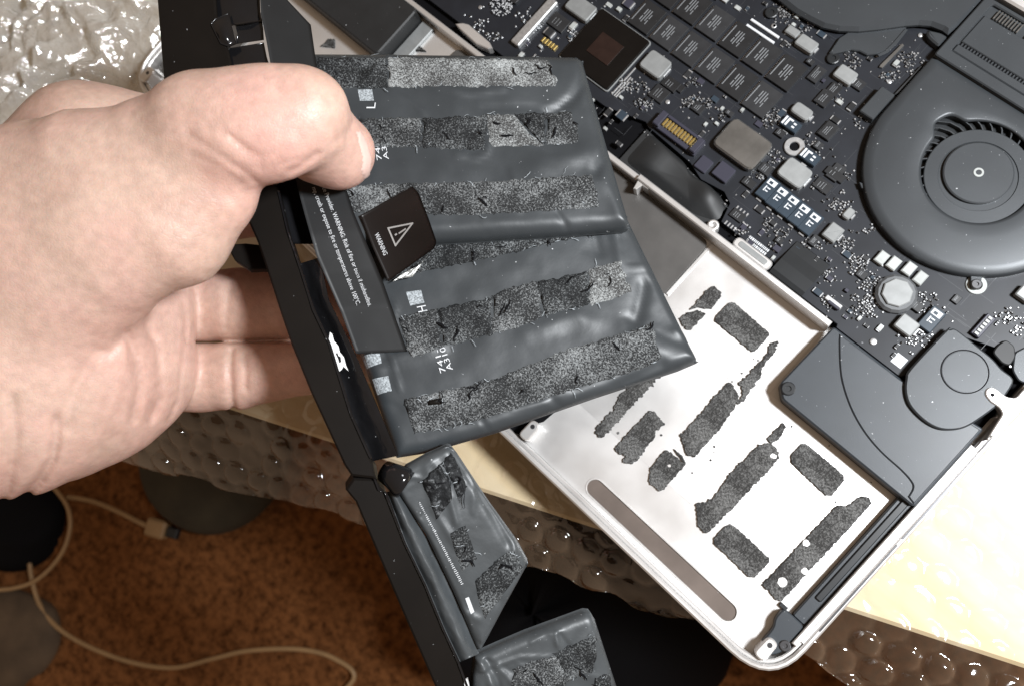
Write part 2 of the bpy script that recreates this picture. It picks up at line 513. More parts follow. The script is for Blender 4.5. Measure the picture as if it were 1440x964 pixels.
def spline(pts, n=60):
    P = np.asarray(pts, float)
    out = []
    m = len(P)
    for i in range(m - 1):
        p0 = P[max(i - 1, 0)]; p1 = P[i]; p2 = P[i + 1]; p3 = P[min(i + 2, m - 1)]
        k = max(2, n // (m - 1))
        for s in range(k):
            t = s / k
            out.append(.5 * (2 * p1 + (p2 - p0) * t + (2 * p0 - 5 * p1 + 4 * p2 - p3) * t * t + (3 * p1 - p0 - 3 * p2 + p3) * t ** 3))
    out.append(P[-1])
    return np.array(out)

_tc = {}
def glyphs(text):
    """flat mesh of a line of lettering: verts (x, y) with y from the baseline, faces, width, cap height"""
    if text in _tc: return _tc[text]
    cu = bpy.data.curves.new('lettering', 'FONT'); cu.body = text; cu.size = 1.0; cu.resolution_u = 3
    ob = bpy.data.objects.new('lettering', cu); sc.collection.objects.link(ob)
    dg = bpy.context.evaluated_depsgraph_get()
    me = bpy.data.meshes.new_from_object(ob.evaluated_get(dg))
    v = np.array([tuple(x.co)[:2] for x in me.vertices]); f = [tuple(p.vertices) for p in me.polygons]
    bpy.data.objects.remove(ob); bpy.data.curves.remove(cu); bpy.data.meshes.remove(me)
    v[:, 0] -= v[:, 0].min()
    _tc[text] = (v, f, v[:, 0].max(), 0.69)
    return _tc[text]

# ================================================================== SETTING
def grid_faces(nu, nv):
    f = []
    for i in range(nu - 1):
        for j in range(nv - 1):
            f.append((i * nv + j, (i + 1) * nv + j, (i + 1) * nv + j + 1, i * nv + j + 1))
    return f

# carpet ------------------------------------------------------------
gx, gy = np.meshgrid(np.arange(-900, 420, 6.0), np.arange(-760, 620, 6.0), indexing='ij')
gz = -LIFT + 6.0 * fbm(gx / 16, gy / 16, 3, 3) + 5 * fbm(gx / 60, gy / 60, 9, 2)
fl = mk('floor', np.stack([gx, gy, gz], -1).reshape(-1, 3), grid_faces(*gx.shape), 'carpet', None, True, origin=(0, 0, -LIFT))
fl['kind'] = 'structure'; fl['label'] = 'reddish brown carpet floor below the table'

# table -------------------------------------------------------------
TZ = -15.6                                           # table top under the film
ED = np.array([235.7, 114.1]); ED /= np.linalg.norm(ED)          # along the table's near edge
EN = np.array([ED[1], -ED[0]])                                    # away from the table, over the floor
E0 = np.array([-138.6, -85.0])
def st(s, t):                                        # along / across the edge -> xy
    return E0 + ED * s + EN * t
tbl = thing('table', 'pale yellow wooden table under the bubble wrap, its edge crossing below the laptop', 'table', (*st(80, -200), -LIFT))
top = [st(-420, 0), st(430, 0), st(430, -420), st(-420, -420)]
prism('table_top', top, TZ - 24, TZ, 'wood', tbl, 1.2)
for s_, t_ in ((-385, -35), (395, -35), (395, -385), (-385, -385)):
    prism('leg', [st(s_ - 22, t_ - 22), st(s_ + 22, t_ - 22), st(s_ + 22, t_ + 22), st(s_ - 22, t_ + 22)], -LIFT, TZ - 24.1, 'wood', tbl, 1)

# bubble wrap over the table and hanging past its edge ---------------------
def bubbles(s, t, pitch, rad, hgt, seed):
    """height of the air bubbles on a hexagonal lattice"""
    row = np.round(t / (pitch * .866)); off = (row % 2) * .5
    col = np.round(s / pitch - off)
    cs = (col + off) * pitch; ct = row * pitch * .866
    j = _h(col.astype(np.int64) + 500, row.astype(np.int64) + 500, seed)
    d2 = ((s - cs) ** 2 + (t - ct) ** 2) / rad ** 2
    return hgt * np.where(j < .12, .25, .5 + .6 * j) * np.sqrt(np.clip(1 - d2, 0, 1)) ** .8

stp = .85
S_, T_ = np.meshgrid(np.arange(-300, 300, stp), np.arange(-175, 58, stp), indexing='ij')
ov = 40 - 21 * np.clip((S_ + 40) / 150, 0, 1) + 9 * vn(S_ / 28, 0 * S_, 5) + 4 * vn(S_ / 9, 0 * S_, 8)   # how far it hangs
over = np.clip(T_ - 1.0, 0, None)
Tq = np.where(T_ > 0, np.minimum(T_, 1.0 + ov), T_)
over = np.clip(Tq - 1.0, 0, None)
zz = TZ + .5 + bubbles(S_ + 2.4 * fbm(S_ / 17, T_ / 17, 90, 2), T_ + 2.4 * fbm(S_ / 15, T_ / 19, 95, 2), 9.8, 4.5, .9, 3) * np.clip(1 + over / 3, 1, 3.2) + 1.0 * fbm(S_ / 20, T_ / 16, 11, 3) * np.clip(1 + over / 3, 1, 4)
zz = zz - over * .26 - over ** 2 * .009
zz = np.where(T_ <= 0, np.maximum(zz, TZ + .25), zz)
xs = E0[0] + ED[0] * S_ + EN[0] * (Tq - .10 * over); ys = E0[1] + ED[1] * S_ + EN[1] * (Tq - .10 * over)
ins = (xs > -262) & (xs < 45) & (ys > -19) & (ys < 190)             # squeezed flat below the laptop
zz = np.where(ins, np.minimum(zz, TZ + .3), zz)
lap_near = (xs > -269) & (xs < 51) & (ys > -26.5) & (ys < 197)
zz = np.where(lap_near & ~ins, np.minimum(zz, TZ + .4), zz)
keep = (T_ <= 1.0 + ov + stp)
vv = np.stack([xs, ys, zz], -1).reshape(-1, 3)
ff = [f for f in grid_faces(*S_.shape) if keep.reshape(-1)[f[0]]]
used = np.unique(np.array(ff)); rem = -np.ones(len(vv), int); rem[used] = np.arange(len(used))
bw = mk('bubble_wrap', vv[used], [tuple(rem[list(f)]) for f in ff], 'wrap', None, True)
tag(bw, 'clear bubble wrap spread under the laptop, hanging over the table edge', 'bubble wrap')

# a crumpled length of the same film heaped beyond the laptop's left end -----
gx, gy = np.meshgrid(np.arange(-470, -271, 1.15), np.arange(-175, 120, 1.15), indexing='ij')
hump = np.clip((-271 - gx) / 30, 0, 1)
cz = TZ + 2 + hump * (17 + 22 * fbm(gx / 80, gy / 80, 31, 2))
wx = gx + 14 * fbm(gx / 24, gy / 24, 41, 3); wy = gy + 14 * fbm(gx / 24, gy / 24, 47, 3)
for k in range(11):                                  # sharp folds running every way
    a = random.uniform(0, math.pi); lam = random.uniform(6, 24); ph = random.random()
    t = (wx * math.cos(a) + wy * math.sin(a)) / lam + ph
    cz += hump * lam * .20 * (np.abs((t % 1) - .5) * 2 - .5) * (.3 + np.clip(.5 + 2 * fbm(gx / 45 + k, gy / 45, 60 + k, 2), 0, 1))
cz += bubbles(gx + 3 * fbm(gx / 20, gy / 20, 61, 2), gy, 9.8, 4.5, 1.5, 13)
cz = np.maximum(cz, TZ + .6)
bw2 = mk('bubble_wrap', np.stack([gx, gy, cz], -1).reshape(-1, 3), grid_faces(*gx.shape), 'wrap2', None, True)
tag(bw2, 'crumpled milky bubble wrap heaped in the top left corner behind the hand', 'bubble wrap')

# things on the carpet, lower left -----------------------------------
def fpt(px, py, z=-LIFT):
    return U(px, py, z)
pts = [(430, 1010), (497, 955), (470, 925), (420, 912), (350, 914), (300, 925), (240, 938), (170, 926), (100, 895), (62, 860), (45, 815), (42, 770),
       (47, 705), (55, 640), (80, 600)]
cz_ = -LIFT + 8
P3 = [fpt(x, y, cz_)[:3] for x, y in pts]
cd = mk('cord', *tube(spline(P3, 120), 2.1, 10), 'cord', None, True)
tag(cd, 'tan rubber cord winding across the brown carpet at lower left', 'cord')
pts = [(-30, 830), (20, 826), (55, 812), (85, 780), (98, 745), (96, 715), (80, 690), (50, 660)]
P3 = [fpt(x, y, cz_ + 9) for x, y in pts]
cd2 = mk('cord', *tube(spline(P3, 80), 2.0, 10), 'cord', None, True)
tag(cd2, 'shorter loop of tan cord at the left edge, over the dark bag', 'cord')
plug = thing('plug', 'tan cable end with square plug lying on carpet beside the olive cushion', 'plug', fpt(200, 742, -LIFT))
P3 = [fpt(x, y, cz_) for x, y in [(95, 698), (130, 704), (165, 718), (195, 733), (212, 741)]]
mk('lead', *tube(spline(P3, 40), 2.3, 10), 'cord', plug, True)
c0 = fpt(220, 742, cz_)
dirp = fpt(236, 748, cz_)[:2] - fpt(212, 741, cz_)[:2]; dirp /= np.linalg.norm(dirp); nrm_ = np.array([-dirp[1], dirp[0]])
def obx(c, l, w):
    return [tuple(c[:2] + dirp * l * i + nrm_ * w * j) for i, j in ((-1, -1), (1, -1), (1, 1), (-1, 1))]
prism('plug_body', rpoly(obx(c0, 10, 8), 3), -LIFT + 2, -LIFT + 12, 'cord', plug, 2)
mk('plug_tip', *prism_geo(obx(c0 + np.array([*(dirp * 16), 0]), 5.6, 4.5), -LIFT + 3, -LIFT + 9, 1), 'tape', plug)
# olive round cushion half under the film
ccx, ccy = fpt(318, 636)[:2]
prof = [(0.1, 0)] and []
cu = lathe(ccx, ccy, [(60, -LIFT + 2), (68, -LIFT + 8), (72, -LIFT + 18), (68, -LIFT + 30), (54, -LIFT + 38), (30, -LIFT + 41), (4, -LIFT + 41.5)], 40)
cus = mk('floor_cushion', *cu, 'cushion', None, True)
tag(cus, 'dark olive round cushion on the carpet, partly hidden by hanging bubble wrap', 'cushion')
# dark bag and grey-brown cloth at the left edge
def lump(px, py, rx, ry, h, seed, rot):
    c = fpt(px, py); n = 40; m_ = 14; v = []; f = []
    for k in range(m_):
        ph = k / (m_ - 1) * math.pi / 2
        for i in range(n):
            a = 2 * math.pi * i / n
            w = 1 + .22 * float(vn(math.cos(a) * 1.6 + 9, math.sin(a) * 1.6 + k * .18, seed))
            x, y = rx * math.cos(a) * math.cos(ph) ** .6 * w, ry * math.sin(a) * math.cos(ph) ** .6 * w
            v.append((c[0] + x * math.cos(rot) - y * math.sin(rot), c[1] + x * math.sin(rot) + y * math.cos(rot), -LIFT + 1 + h * math.sin(ph) * w))
    for k in range(m_ - 1):
        for i in range(n):
            j = (i + 1) % n
            f.append((k * n + i, k * n + j, (k + 1) * n + j, (k + 1) * n + i))
    f.append([(m_ - 1) * n + i for i in range(n)])
    return v, f
shade_lump = mk('bag', *lump(800, 830, 120, 85, 150, 15, .45), 'void', None, True)  # added lump, its black stands in for shade on the floor
tag(shade_lump, 'added black lump for the dark floor shade below the table edge, behind the lowest cells', 'bag')
bag = mk('bag', *lump(15, 730, 62, 46, 26, 5, .6), 'void', None, True)
tag(bag, 'black bag lying on the carpet under the looped cord at far left', 'bag')
clo = mk('cloth', *lump(-10, 905, 75, 48, 16, 8, 1.0), 'sack', None, True)
tag(clo, 'grey brown cloth heap in the bottom left corner', 'cloth')

FZ = -2.0                                            # floor of the battery bay below the board's tray
# ================================================================== LAPTOP
lap = thing('laptop', 'opened silver aluminium laptop showing its black circuit board and fan', 'laptop', (-109, 85, -15))
X0, X1, Y0, Y1 = -267.0, 48.8, -24.0, 195.0
outer = rpoly(rect(X0, Y0, X1, Y1), 15, 8)
prism('display_lid', inset(ccw(outer), 1.2), -15.0, -9.4, 'alu', lap, .8)
case = prism('case', outer, -9.2, -2.4, 'alu', lap, .05)
# rim round the case, with a lower inner step
inn = inset(ccw(outer), 1.7)
v, f = ringgeo(ccw(outer), inn, -2.39, 3.4, .55)
mk('rim', v, f, 'alu', case)
inn2 = inset(ccw(outer), 1.75); inn3 = inset(ccw(outer), 3.0)
v, f = ringgeo(inn2, inn3, -2.39, 2.3, .35)
mk('rim_step', v, f, 'alu', case)
# palm rest floor with the long rounded slot
slot = q('X', [(822, 683), (835, 700), (1012, 871), (1032, 862)], 0)
sy0, sy1, sx0, sx1 = -19.0, -13.6, -28.6, 29.6
r_ = (sy1 - sy0) / 2; n_ = 12
slot_o = circ(sx1 - r_, (sy0 + sy1) / 2, r_, n_, -math.pi / 2, math.pi / 2) + circ(sx0 + r_, (sy0 + sy1) / 2, r_, n_, math.pi / 2, 1.5 * math.pi)
fx0, fx1, fy0, fy1 = -60.0, 36.4, -20.9, 0.0
def sq_pt(i, n):                       # rectangle loop matched to the slot loop
    x, y = slot_o[i]
    if i < n_:
        a = -1 + 2 * i / (n_ - 1)
        return (fx1, (fy0 + fy1) / 2 + a * (fy1 - fy0) / 2)
    a = 1 - 2 * (i - n_) / (n_ - 1)
    return (fx0, (fy0 + fy1) / 2 + a * (fy1 - fy0) / 2)
sq = [sq_pt(i, 2 * n_) for i in range(2 * n_)]
N2 = 2 * n_
v = [(x, y, FZ) for x, y in sq] + [(x, y, FZ) for x, y in slot_o] + [(x, y, FZ - .38) for x, y in inset(ccw(slot_o), .1)]
f = []
for k in (0, 1):
    for i in range(N2):
        j = (i + 1) % N2
        f.append((k * N2 + i, k * N2 + j, (k + 1) * N2 + j, (k + 1) * N2 + i))
mk('palm_rest', v, f, 'alu', case)
prism('slot_plate', inset(ccw(slot_o), .12), -2.39, -2.30, 'slot', case, .02)
v, f = ringgeo(inset(ccw(slot_o), -.45), slot_o, FZ + .01, FZ + .22, .08)
mk('slot_lip', v, f, 'alu', case)
prism('palm_rest_floor', rect(-60, .02, 40.2, 41.6), -2.39, FZ, 'alu', case, .01)
prism('palm_rest_floor', rect(-5.9, 41.62, -60, 67.0), -2.39, FZ, 'alu', case, .01)
prism('palm_rest_floor', rect(-263.9, -20.9, -60.02, 67.0), -2.39, FZ, 'alu', case, .01)
prism('palm_rest_ledge', rect(36.42, -20.9, 40.2, -.02), -2.39, FZ, 'alu', case, .01)
# walls of the battery bay
prism('bay_wall', rect(-82, 67.02, -5.9, 69.0), -2.39, 5.2, 'alu', case, .35)
prism('bay_wall', rect(-263, 67.02, -82.02, 69.0), -2.39, 3.2, 'alu', case, .3)
prism('bay_rib', rect(-50.6, 45, -49.4, 67.0), FZ, FZ + .5, 'alu', case, .2)
v, f = lathe(-52.7, 70.2, [(1.9, FZ), (1.9, 4.6), (1.6, 5.0), (.8, 5.0), (.7, 4.2)], 20)
mk('screw_boss', v, f, 'alu', case, True)
prism('wall_tab', rpoly(rect(-44.5, 69.02, -30.5, 72.6), 1.7), 1, 4.6, 'alu', case, .4)
prism('wall_tab_insert', rpoly(rect(-42.8, 70.0, -32.2, 71.8), .8), 4.61, 4.75, 'ind', case, .05)
mt = q('K', [(1060, 165), (1110, 160), (1150, 170), (1290, 290), (1310, 330), (1280, 335), (1200, 300), (1090, 200)], 3.4)
prism('wall_tab', mt, .5, 3.9, 'alu', case, .3)
hk = q('L', [(430, 35), (480, 60), (470, 100), (440, 80), (410, 100), (395, 95)], 3.4)
prism('wall_hook', hk, FZ, 4.4, 'alu', case, .2)
# trackpad plate, dark, left of the bay
prism('trackpad_plate', rpoly(rect(-168, 14, -50.7, 66.6), 3), FZ + .01, FZ + 1.3, 'alu_dark', lap, .25)
# right-hand rim with its long vent slots
prism('side_rail', rect(44.6, -10, 46.2, 66), -2.38, 3.2, 'alu', case, .3)
prism('side_rail', rect(44.6, 76.5, 46.2, 178), -2.38, 3.2, 'alu', case, .3)
prism('side_shelf', rect(46.22, -8, 47.08, 178), -2.38, 2.9, 'alu', case, .1)
rt = q('H', [(466, 690), (472, 662), (500, 653), (525, 668), (560, 698), (605, 706), (650, 655), (690, 640), (690, 700), (600, 800), (520, 870), (470, 900), (500, 850), (548, 775), (530, 745), (495, 725)], 6.4)
v, f = prism_geo(rpoly(rt, .8, 2), 3.3, 6.6, .35)
mk('rail_tab', v, f, 'alu', case)
hx, hy = q('H', [(500, 690)], 6.6)[0]
v, f = lathe(hx, hy, [(.6, 6.605), (.55, 6.64)], 14); mk('rail_tab_hole', v, f, 'void', case)
for ya, yb in ((-2.4, 30.6), (32.6, 64.8), (66.8, 99), (101, 133)):
    prism('vent_slot', rpoly(rect(47.55, ya, 48.1, yb), .25), 3.35, 3.42, 'screw', case, .01)
# front corner tabs
for cx_, cy_, rot in ((-52.7, -16.4, .15), (40.6, -15.8, .25)):
    pp = rpoly([(cx_ - 1.9, cy_ - 3.8), (cx_ + 1.9, cy_ - 3.8), (cx_ + 1.7, cy_ + 3.0), (cx_ - 1.7, cy_ + 3.0)], 1.6)
    prism('corner_tab', pp, FZ, 4.1, 'alu', case, .4)
    v, f = lathe(cx_, cy_ + 1.1, [(.75, 4.11), (.7, 4.16)], 14); mk('tab_hole', v, f, 'screw', case)
bp = q('T', [(-10, 375), (90, 350), (200, 405), (230, 350), (300, 330), (380, 262), (300, 200), (0, 300)], FZ + .3)
prism('hinge_recess', bp, FZ - .3, FZ + .35, 'void', case, .03)
# left end of the case: white tab and dark recess
prism('corner_tab', rpoly([(-262, -21), (-258, -21), (-257.6, -14.4), (-262, -14.4)], 1.6), FZ, 4.1, 'alu', case, .4)
v, f = lathe(-259.8, -17, [(.75, 4.11), (.7, 4.16)], 14); mk('tab_hole', v, f, 'screw', case)
prism('corner_recess', rpoly(rect(-263.4, -13.5, -240, 30), 2), FZ + .01, FZ + .9, 'alu_dark', case, .1)
# channel with the black cable guard along the right side
prism('cable_guard', rpoly(rect(40.3, -4, 44.5, 60), .6), -2.38, 1.2, 'speaker', lap, .3)
prism('cable_guard', rpoly(rect(41.4, 4, 43.4, 44), .6), 1.21, 1.9, 'tape', lap, .25)
gp = rpoly([(38.8, -16.5), (42.4, -17.4), (44.4, -14.5), (44.4, -4.1), (37.2, -4.1), (37.2, -8.0), (38.6, -10.2)], 1.4)
gd = prism('guard_end', gp, -2.38, 2.1, 'speaker', lap, .35)
def screw(px, py, z, r, parent, m='screw'):
    x, y = U(px, py, z)[:2]
    v, f = lathe(x, y, [(r, z), (r, z + .35), (r * .85, z + .5), (r * .42, z + .5), (r * .38, z + .15)], 18)
    return mk('screw', v, f, m, parent, False)
screw(1104, 907, 2.12, 1.6, gd)
prism('clip', rect(36.0, -4.6, 38.4, -3.4), FZ, FZ + 1.2, 'tape', lap, .1)
# black block at the left of the bay, seen above the battery
blk = prism('side_speaker', rpoly(rect(-262, 44.5, -186.5, 66.5), 2.0), FZ + .01, 6.0, 'rubber', lap, .5)
prism('side_speaker_lip', rect(-186.2, 45.5, -180.5, 66.4), FZ + .01, FZ + 1.6, 'ind', lap, .3)

# adhesive left behind on the palm rest --------------------------------
def ragged(poly, amp, seed):
    p = ccw(poly); out = []
    for i in range(len(p)):
        a = np.array(p[i]); b = np.array(p[(i + 1) % len(p)]); L = np.linalg.norm(b - a)
        n = max(1, int(L / .36)); d = (b - a) / (L + 1e-9); nn = np.array([-d[1], d[0]])
        for k in range(n):
            t = k / n
            c = a + (b - a) * t
            out.append(tuple(c + nn * amp * float(fbm(c[0] * 1.5, c[1] * 1.5, seed, 3) + .35 * vn(c[0] * 5, c[1] * 5, seed + 2))))
    return out
patches = [('M', [(375, 295), (530, 120), (560, 120), (615, 170), (612, 195), (535, 290), (480, 292), (425, 280)], .5),
           ('M', [(290, 365), (345, 325), (430, 300), (495, 325), (385, 450), (345, 440)], .6),
           ('M', [(563, 380), (575, 340), (665, 250), (690, 238), (715, 245), (970, 470), (972, 490), (870, 605), (840, 612)], .35),
           ('T', [(1280, 135), (1330, 90), (1428, -15), (1440, -60), (1480, -70), (1470, -30), (1415, 30), (1400, 60), (1395, 100), (1310, 220), (1280, 245), (1265, 235), (1300, 190), (1295, 150)], .8),
           ('T', [(1225, 130), (1250, 140), (1280, 200), (1270, 240), (1215, 330), (1060, 505), (1020, 495), (985, 400), (1010, 375)], .6),
           ('T', [(610, 300), (650, 270), (690, 190), (740, 150), (860, 90), (890, 105), (830, 160), (710, 290), (600, 410), (565, 395), (560, 375), (580, 340)], 1.0),
           ('T', [(660, 460), (710, 400), (830, 275), (860, 285), (900, 325), (910, 345), (870, 370), (860, 410), (760, 535), (740, 545), (700, 530), (710, 500), (670, 485)], .7),
           ('T', [(835, 560), (870, 520), (910, 470), (940, 485), (1015, 545), (905, 670), (880, 680), (830, 635)], .5),
           ('S', [(45, 355), (100, 335), (160, 250), (235, 170), (255, 155), (300, 150), (325, 180), (325, 200), (280, 250), (90, 445), (70, 450), (50, 430)], .7),
           ('S', [(282, 135), (335, 80), (347, 95), (320, 140), (296, 152)], .4),
           ('S', [(362, 190), (400, 150), (415, 150), (540, 255), (543, 275), (500, 325), (480, 325), (365, 215)], .35),
           ('S', [(105, 465), (140, 430), (160, 420), (180, 430), (290, 535), (290, 550), (240, 600), (220, 598), (105, 485)], .4),
           ('S', [(265, 625), (510, 365), (525, 355), (550, 362), (600, 325), (625, 330), (635, 350), (560, 435), (330, 680), (310, 675), (290, 645)], .45),
           ('K', [(145, 310), (200, 262), (240, 265), (240, 320)], .5), ('K', [(480, 330), (590, 195), (640, 250), (610, 330)], .6),
           ('K', [(625, 165), (670, 155), (695, 195), (680, 235), (650, 255), (625, 215)], .5), ('K', [(650, 340), (735, 252), (770, 262), (860, 345)], .5),
           ('T', [(955, 465), (1000, 500), (1015, 540), (1000, 530), (960, 480)], .3)]
for i, (z, pl, am) in enumerate(patches):
    prism('adhesive_patch', ragged(q(z, pl, FZ + .7), am, 100 + i), FZ + .01, FZ + .75, 'resid', case, .2)
for z, x, y, r in (('S', 415, 485, 1.0), ('S', 410, 577, .95), ('S', 335, 615, 1.35), ('S', 305, 192, .8), ('T', 930, 550, .6)):
    cx_, cy_ = q(z, [(x, y)], FZ + .8)[0]
    prism('bare_spot', ragged(circ(cx_, cy_, r, 14), .5, int(x)), FZ + .45, FZ + .80, 'alu', case, .05)
crumbs = []
for i in range(46):
    z, x, y = random.choice((('S', 420, 290), ('T', 560, 420), ('T', 1000, 480), ('M', 720, 760), ('S', 200, 130)))
    cx_, cy_ = q(z, [(x + random.gauss(0, 120), y + random.gauss(0, 80))], FZ)[0]
    if cy_ < 1 or cy_ > 66 or cx_ > 39 or (cx_ > -6.5 and cy_ > 41) or cx_ < -59: continue
    r = random.uniform(.12, .38)
    crumbs.append(prism_geo(ragged(circ(cx_, cy_, r, 7), .3, i), FZ + .01, FZ + .18, .05))
cr_ = mk('adhesive_crumbs', *join(crumbs), 'resid', case); cr_['kind'] = 'stuff'

# right speaker ------------------------------------------------------
sp_poly = rpoly([(-5.4, 45.0), (-1.8, 41.75), (44.4, 41.75), (44.4, 71.5), (19.4, 68.4), (-4.8, 68.4)], 1.0)
spk = prism('speaker', sp_poly, -2.38, 4.0, 'speaker', lap, .5)
up_poly = q('G', [(450, 105), (445, 160), (455, 330), (500, 480), (570, 610), (660, 720), (770, 820), (822, 880), (828, 915), (800, 962)], 4.2)
up_poly = [tuple(p_) for p_ in spline(up_poly, 45)]
up_poly = [(x, min(max(y, 43.0), 67.6)) for x, y in up_poly]
up_poly = [p_ for i_, p_ in enumerate(up_poly) if i_ == 0 or math.dist(p_, up_poly[i_ - 1]) > .25] + [(43.8, 42.4), (43.8, 70.6), (19.4, 67.9)]
prism('speaker_cover', up_poly, 4.01, 4.55, 'speaker', spk, .35)
screw(1060 + 180 / 3.708, 440 + 393 / 3.708, 4.02, 2.1, spk, 'tape')
# raised round cover beside the circuit board
sub = q('H', [(310, 395), (290, 400), (130, 570), (108, 620), (105, 680), (125, 740), (180, 800), (240, 838), (300, 850), (370, 840), (440, 800), (520, 740), (560, 690),
              (590, 640), (585, 610), (540, 575), (500, 530), (440, 480), (340, 400)], 5.4)
sub = [tuple(p_) for p_ in spline(sub + [sub[0]], 76)[:-1]]
sb = prism('round_cover', sub, 4.56, 6.0, 'matte', lap, .45)
cx_, cy_ = q('H', [(375, 585)], 6)[0]
v, f = ringgeo(circ(cx_, cy_, 6.4, 40), circ(cx_, cy_, 6.1, 40), 5.9, 6.12, .05)
mk('cover_ring', v, f, 'void', sb)
v, f = lathe(cx_, cy_, [(6.0, 5.9), (6.0, 6.08), (5.9, 6.1)], 40); mk('cover_disc', v, f, 'matte', sb)
cr2 = q('H', [(520, 470), (560, 440), (600, 470), (605, 520), (580, 560), (545, 550), (500, 500)], 3.4)
prism('foam_pad', rpoly(cr2, 1), 2.6, 3.6, 'rubber', lap, .3)
cr3 = q('H', [(600, 500), (660, 470), (660, 640), (620, 630), (590, 580)], 3.2)
prism('cable_cover', rpoly(cr3, 1), 2.6, 3.4, 'matte', lap, .3)

# ------------------------------------------------------------------ circuit board
BZ = 2.6
bpoly = [(-262, 73), (-136, 73), (-134, 80), (-108, 80.5), (-93.5, 84.5), (-91.7, 83.6), (-72.5, 82.4), (-66.3, 80.2), (-57.8, 81.5), (-53.8, 79.6), (-52.0, 73.4),
         (-48.5, 73.2), (-29.5, 73.2), (-28.0, 70.0), (-4.5, 70.0), (-4.0, 69.0), (18.6, 69.0), (19.8, 71), (19.8, 88), (34, 93), (44, 93), (44, 178), (-262, 178)]
board = prism('logic_board', bpoly, 1.4, BZ, 'pcb', lap, .1)
prism('board_tray', rect(-263, 69.3, 44.4, 190), -2.38, .3, 'void', lap, .02)

def box(name, z, c1, c2, h, m, ch=.15, r=0.0, z0=BZ + .005, parent=None, hq=None):
    (xa, ya), (xb, yb) = q(z, [c1, c2], hq if hq is not None else z0 + h * .8)
    pl = rect(xa, ya, xb, yb)
    if r: pl = rpoly(pl, r, 3)
    return prism(name, pl, z0, z0 + h, m, parent or board, ch)

def on(o):                     # world-space extents of a part
    b = ORG[o.name]; vs_ = [np.array(v.co) * 1000 + b for v in o.data.vertices]
    vs_ = np.array(vs_); return vs_.min(0), vs_.max(0)

def strokes(name, quads, z, m, parent):
    v = []; f = []
    for x0, y0, x1, y1 in quads:
        k = len(v); v += [(x0, y0, z), (x1, y0, z), (x1, y1, z), (x0, y1, z)]; f.append((k, k + 1, k + 2, k + 3))
    return mk(name, v, f, m, parent)

# memory chips: two rows, all the same package with its dim printing and solder balls
first = None
for row, yc in enumerate((113.2, 124.9, 136.6)):
    for k in range(-3 if row < 2 else -6, 6):
        xc = -118.3 + 9.92 * k + row * .12
        if row == 0 and (xc < -122): continue
        if row == 1 and xc > -66: continue
        if row == 2 and xc > -104: continue
        y = yc - .12 * k
        if first is None:
            first = prism('memory_chip', rect(xc - 4.35, y - 5.1, xc + 4.35, y + 5.1), BZ + .02, BZ + 1.1, 'chip', board, .08)
            qd = [(xc - 1.6, y - 2.2, xc - 1.25, y - .4), (xc - 1.6, y + .1, xc - 1.25, y + 2.4), (xc - .7, y - 2.6, xc - .4, y + 2.6),
                  (xc + .2, y - 1.6, xc + .5, y + 2.6), (xc + 1.0, y - 2.6, xc + 1.3, y - .9), (xc + 1.0, y - .4, xc + 1.3, y + 1.4),
                  (xc - 3.8, y - 3.6, xc - 3.5, y + 3.4)]
            # the printing belongs to the chip
            fp = strokes('chip_print', [], 0, 'print_dim', board) if False else None
            pm = strokes('chip_print', qd, BZ + 1.112, 'print_dim', board)
            bl = [prism_geo(rect(xc - 4.9, y - 4.9 + .62 * i, xc - 4.55, y - 4.9 + .62 * i + .34), BZ + .01, BZ + .3, .05) for i in range(16)]
            bm = mk('solder_row', *join(bl), 'tin', board); bm['kind'] = 'stuff'
            o0, p0, s0 = ORG[first.name].copy(), ORG[pm.name].copy(), ORG[bm.name].copy(); base = np.array([xc, y, 0])
        else:
            d = np.array([xc, y, 0]) - base
            twin(first, board, o0 + d); twin(pm, board, p0 + d); t_ = twin(bm, board, s0 + d)

# processor package with bare die
cpu = prism('processor', rpoly(rect(-133.0, 84.9, -111.2, 106.6), .9), BZ + .02, BZ + 1.5, 'pkg', board, .12)
v, f = ringgeo(rpoly(rect(-133.5, 84.4, -110.7, 107.1), 1.1), rpoly(rect(-133.1, 84.8, -111.1, 106.7), .9), BZ + .01, BZ + .7, .1)
mk('package_frame', v, f, 'ind', board)
prism('silicon_die', rect(-126.5, 91.4, -116.8, 100.0), BZ + 1.52, BZ + 1.75, 'die', board, .05)
for x_ in (-109.4, -108.4, -107.6):
    prism('capacitor_bar', rect(x_, 85.0, x_ + .45, 97 if x_ < -109 else 93.5), BZ + .01, BZ + .4, 'tin', board, .06)
# a second bare package under the leaf-shaped print, top left
c = q('J', [(130, 90), (410, 235), (620, 30), (480, -110)], BZ + 1)
x_a, y_a = c[1][0], min(c[1][1], c[0][1])
pk2 = prism('controller_chip', rpoly(rect(-186, 90, -159.5, 118), .8), BZ + .02, BZ + 1.3, 'chip', board, .1)
pr = q('J', [(400, 40)], BZ + 1.4)[0]
qd = []
for i in range(90):
    a = random.uniform(0, 2 * math.pi); r = 4.4 * math.sqrt(random.random())
    x_, y_ = pr[0] + r * math.cos(a), pr[1] + r * math.sin(a) * .8
    l = random.uniform(.3, 1.0)
    if random.random() < .5: qd.append((x_, y_, x_ + l, y_ + .33))
    else: qd.append((x_, y_, x_ + .33, y_ + l))
s_ = strokes('chip_print', qd, BZ + 1.312, 'print', board); s_['kind'] = 'stuff'
box('copper_bar', 'J', (470, 275), (790, 15), 2.2, 'tin', .4, .5, hq=4.5)
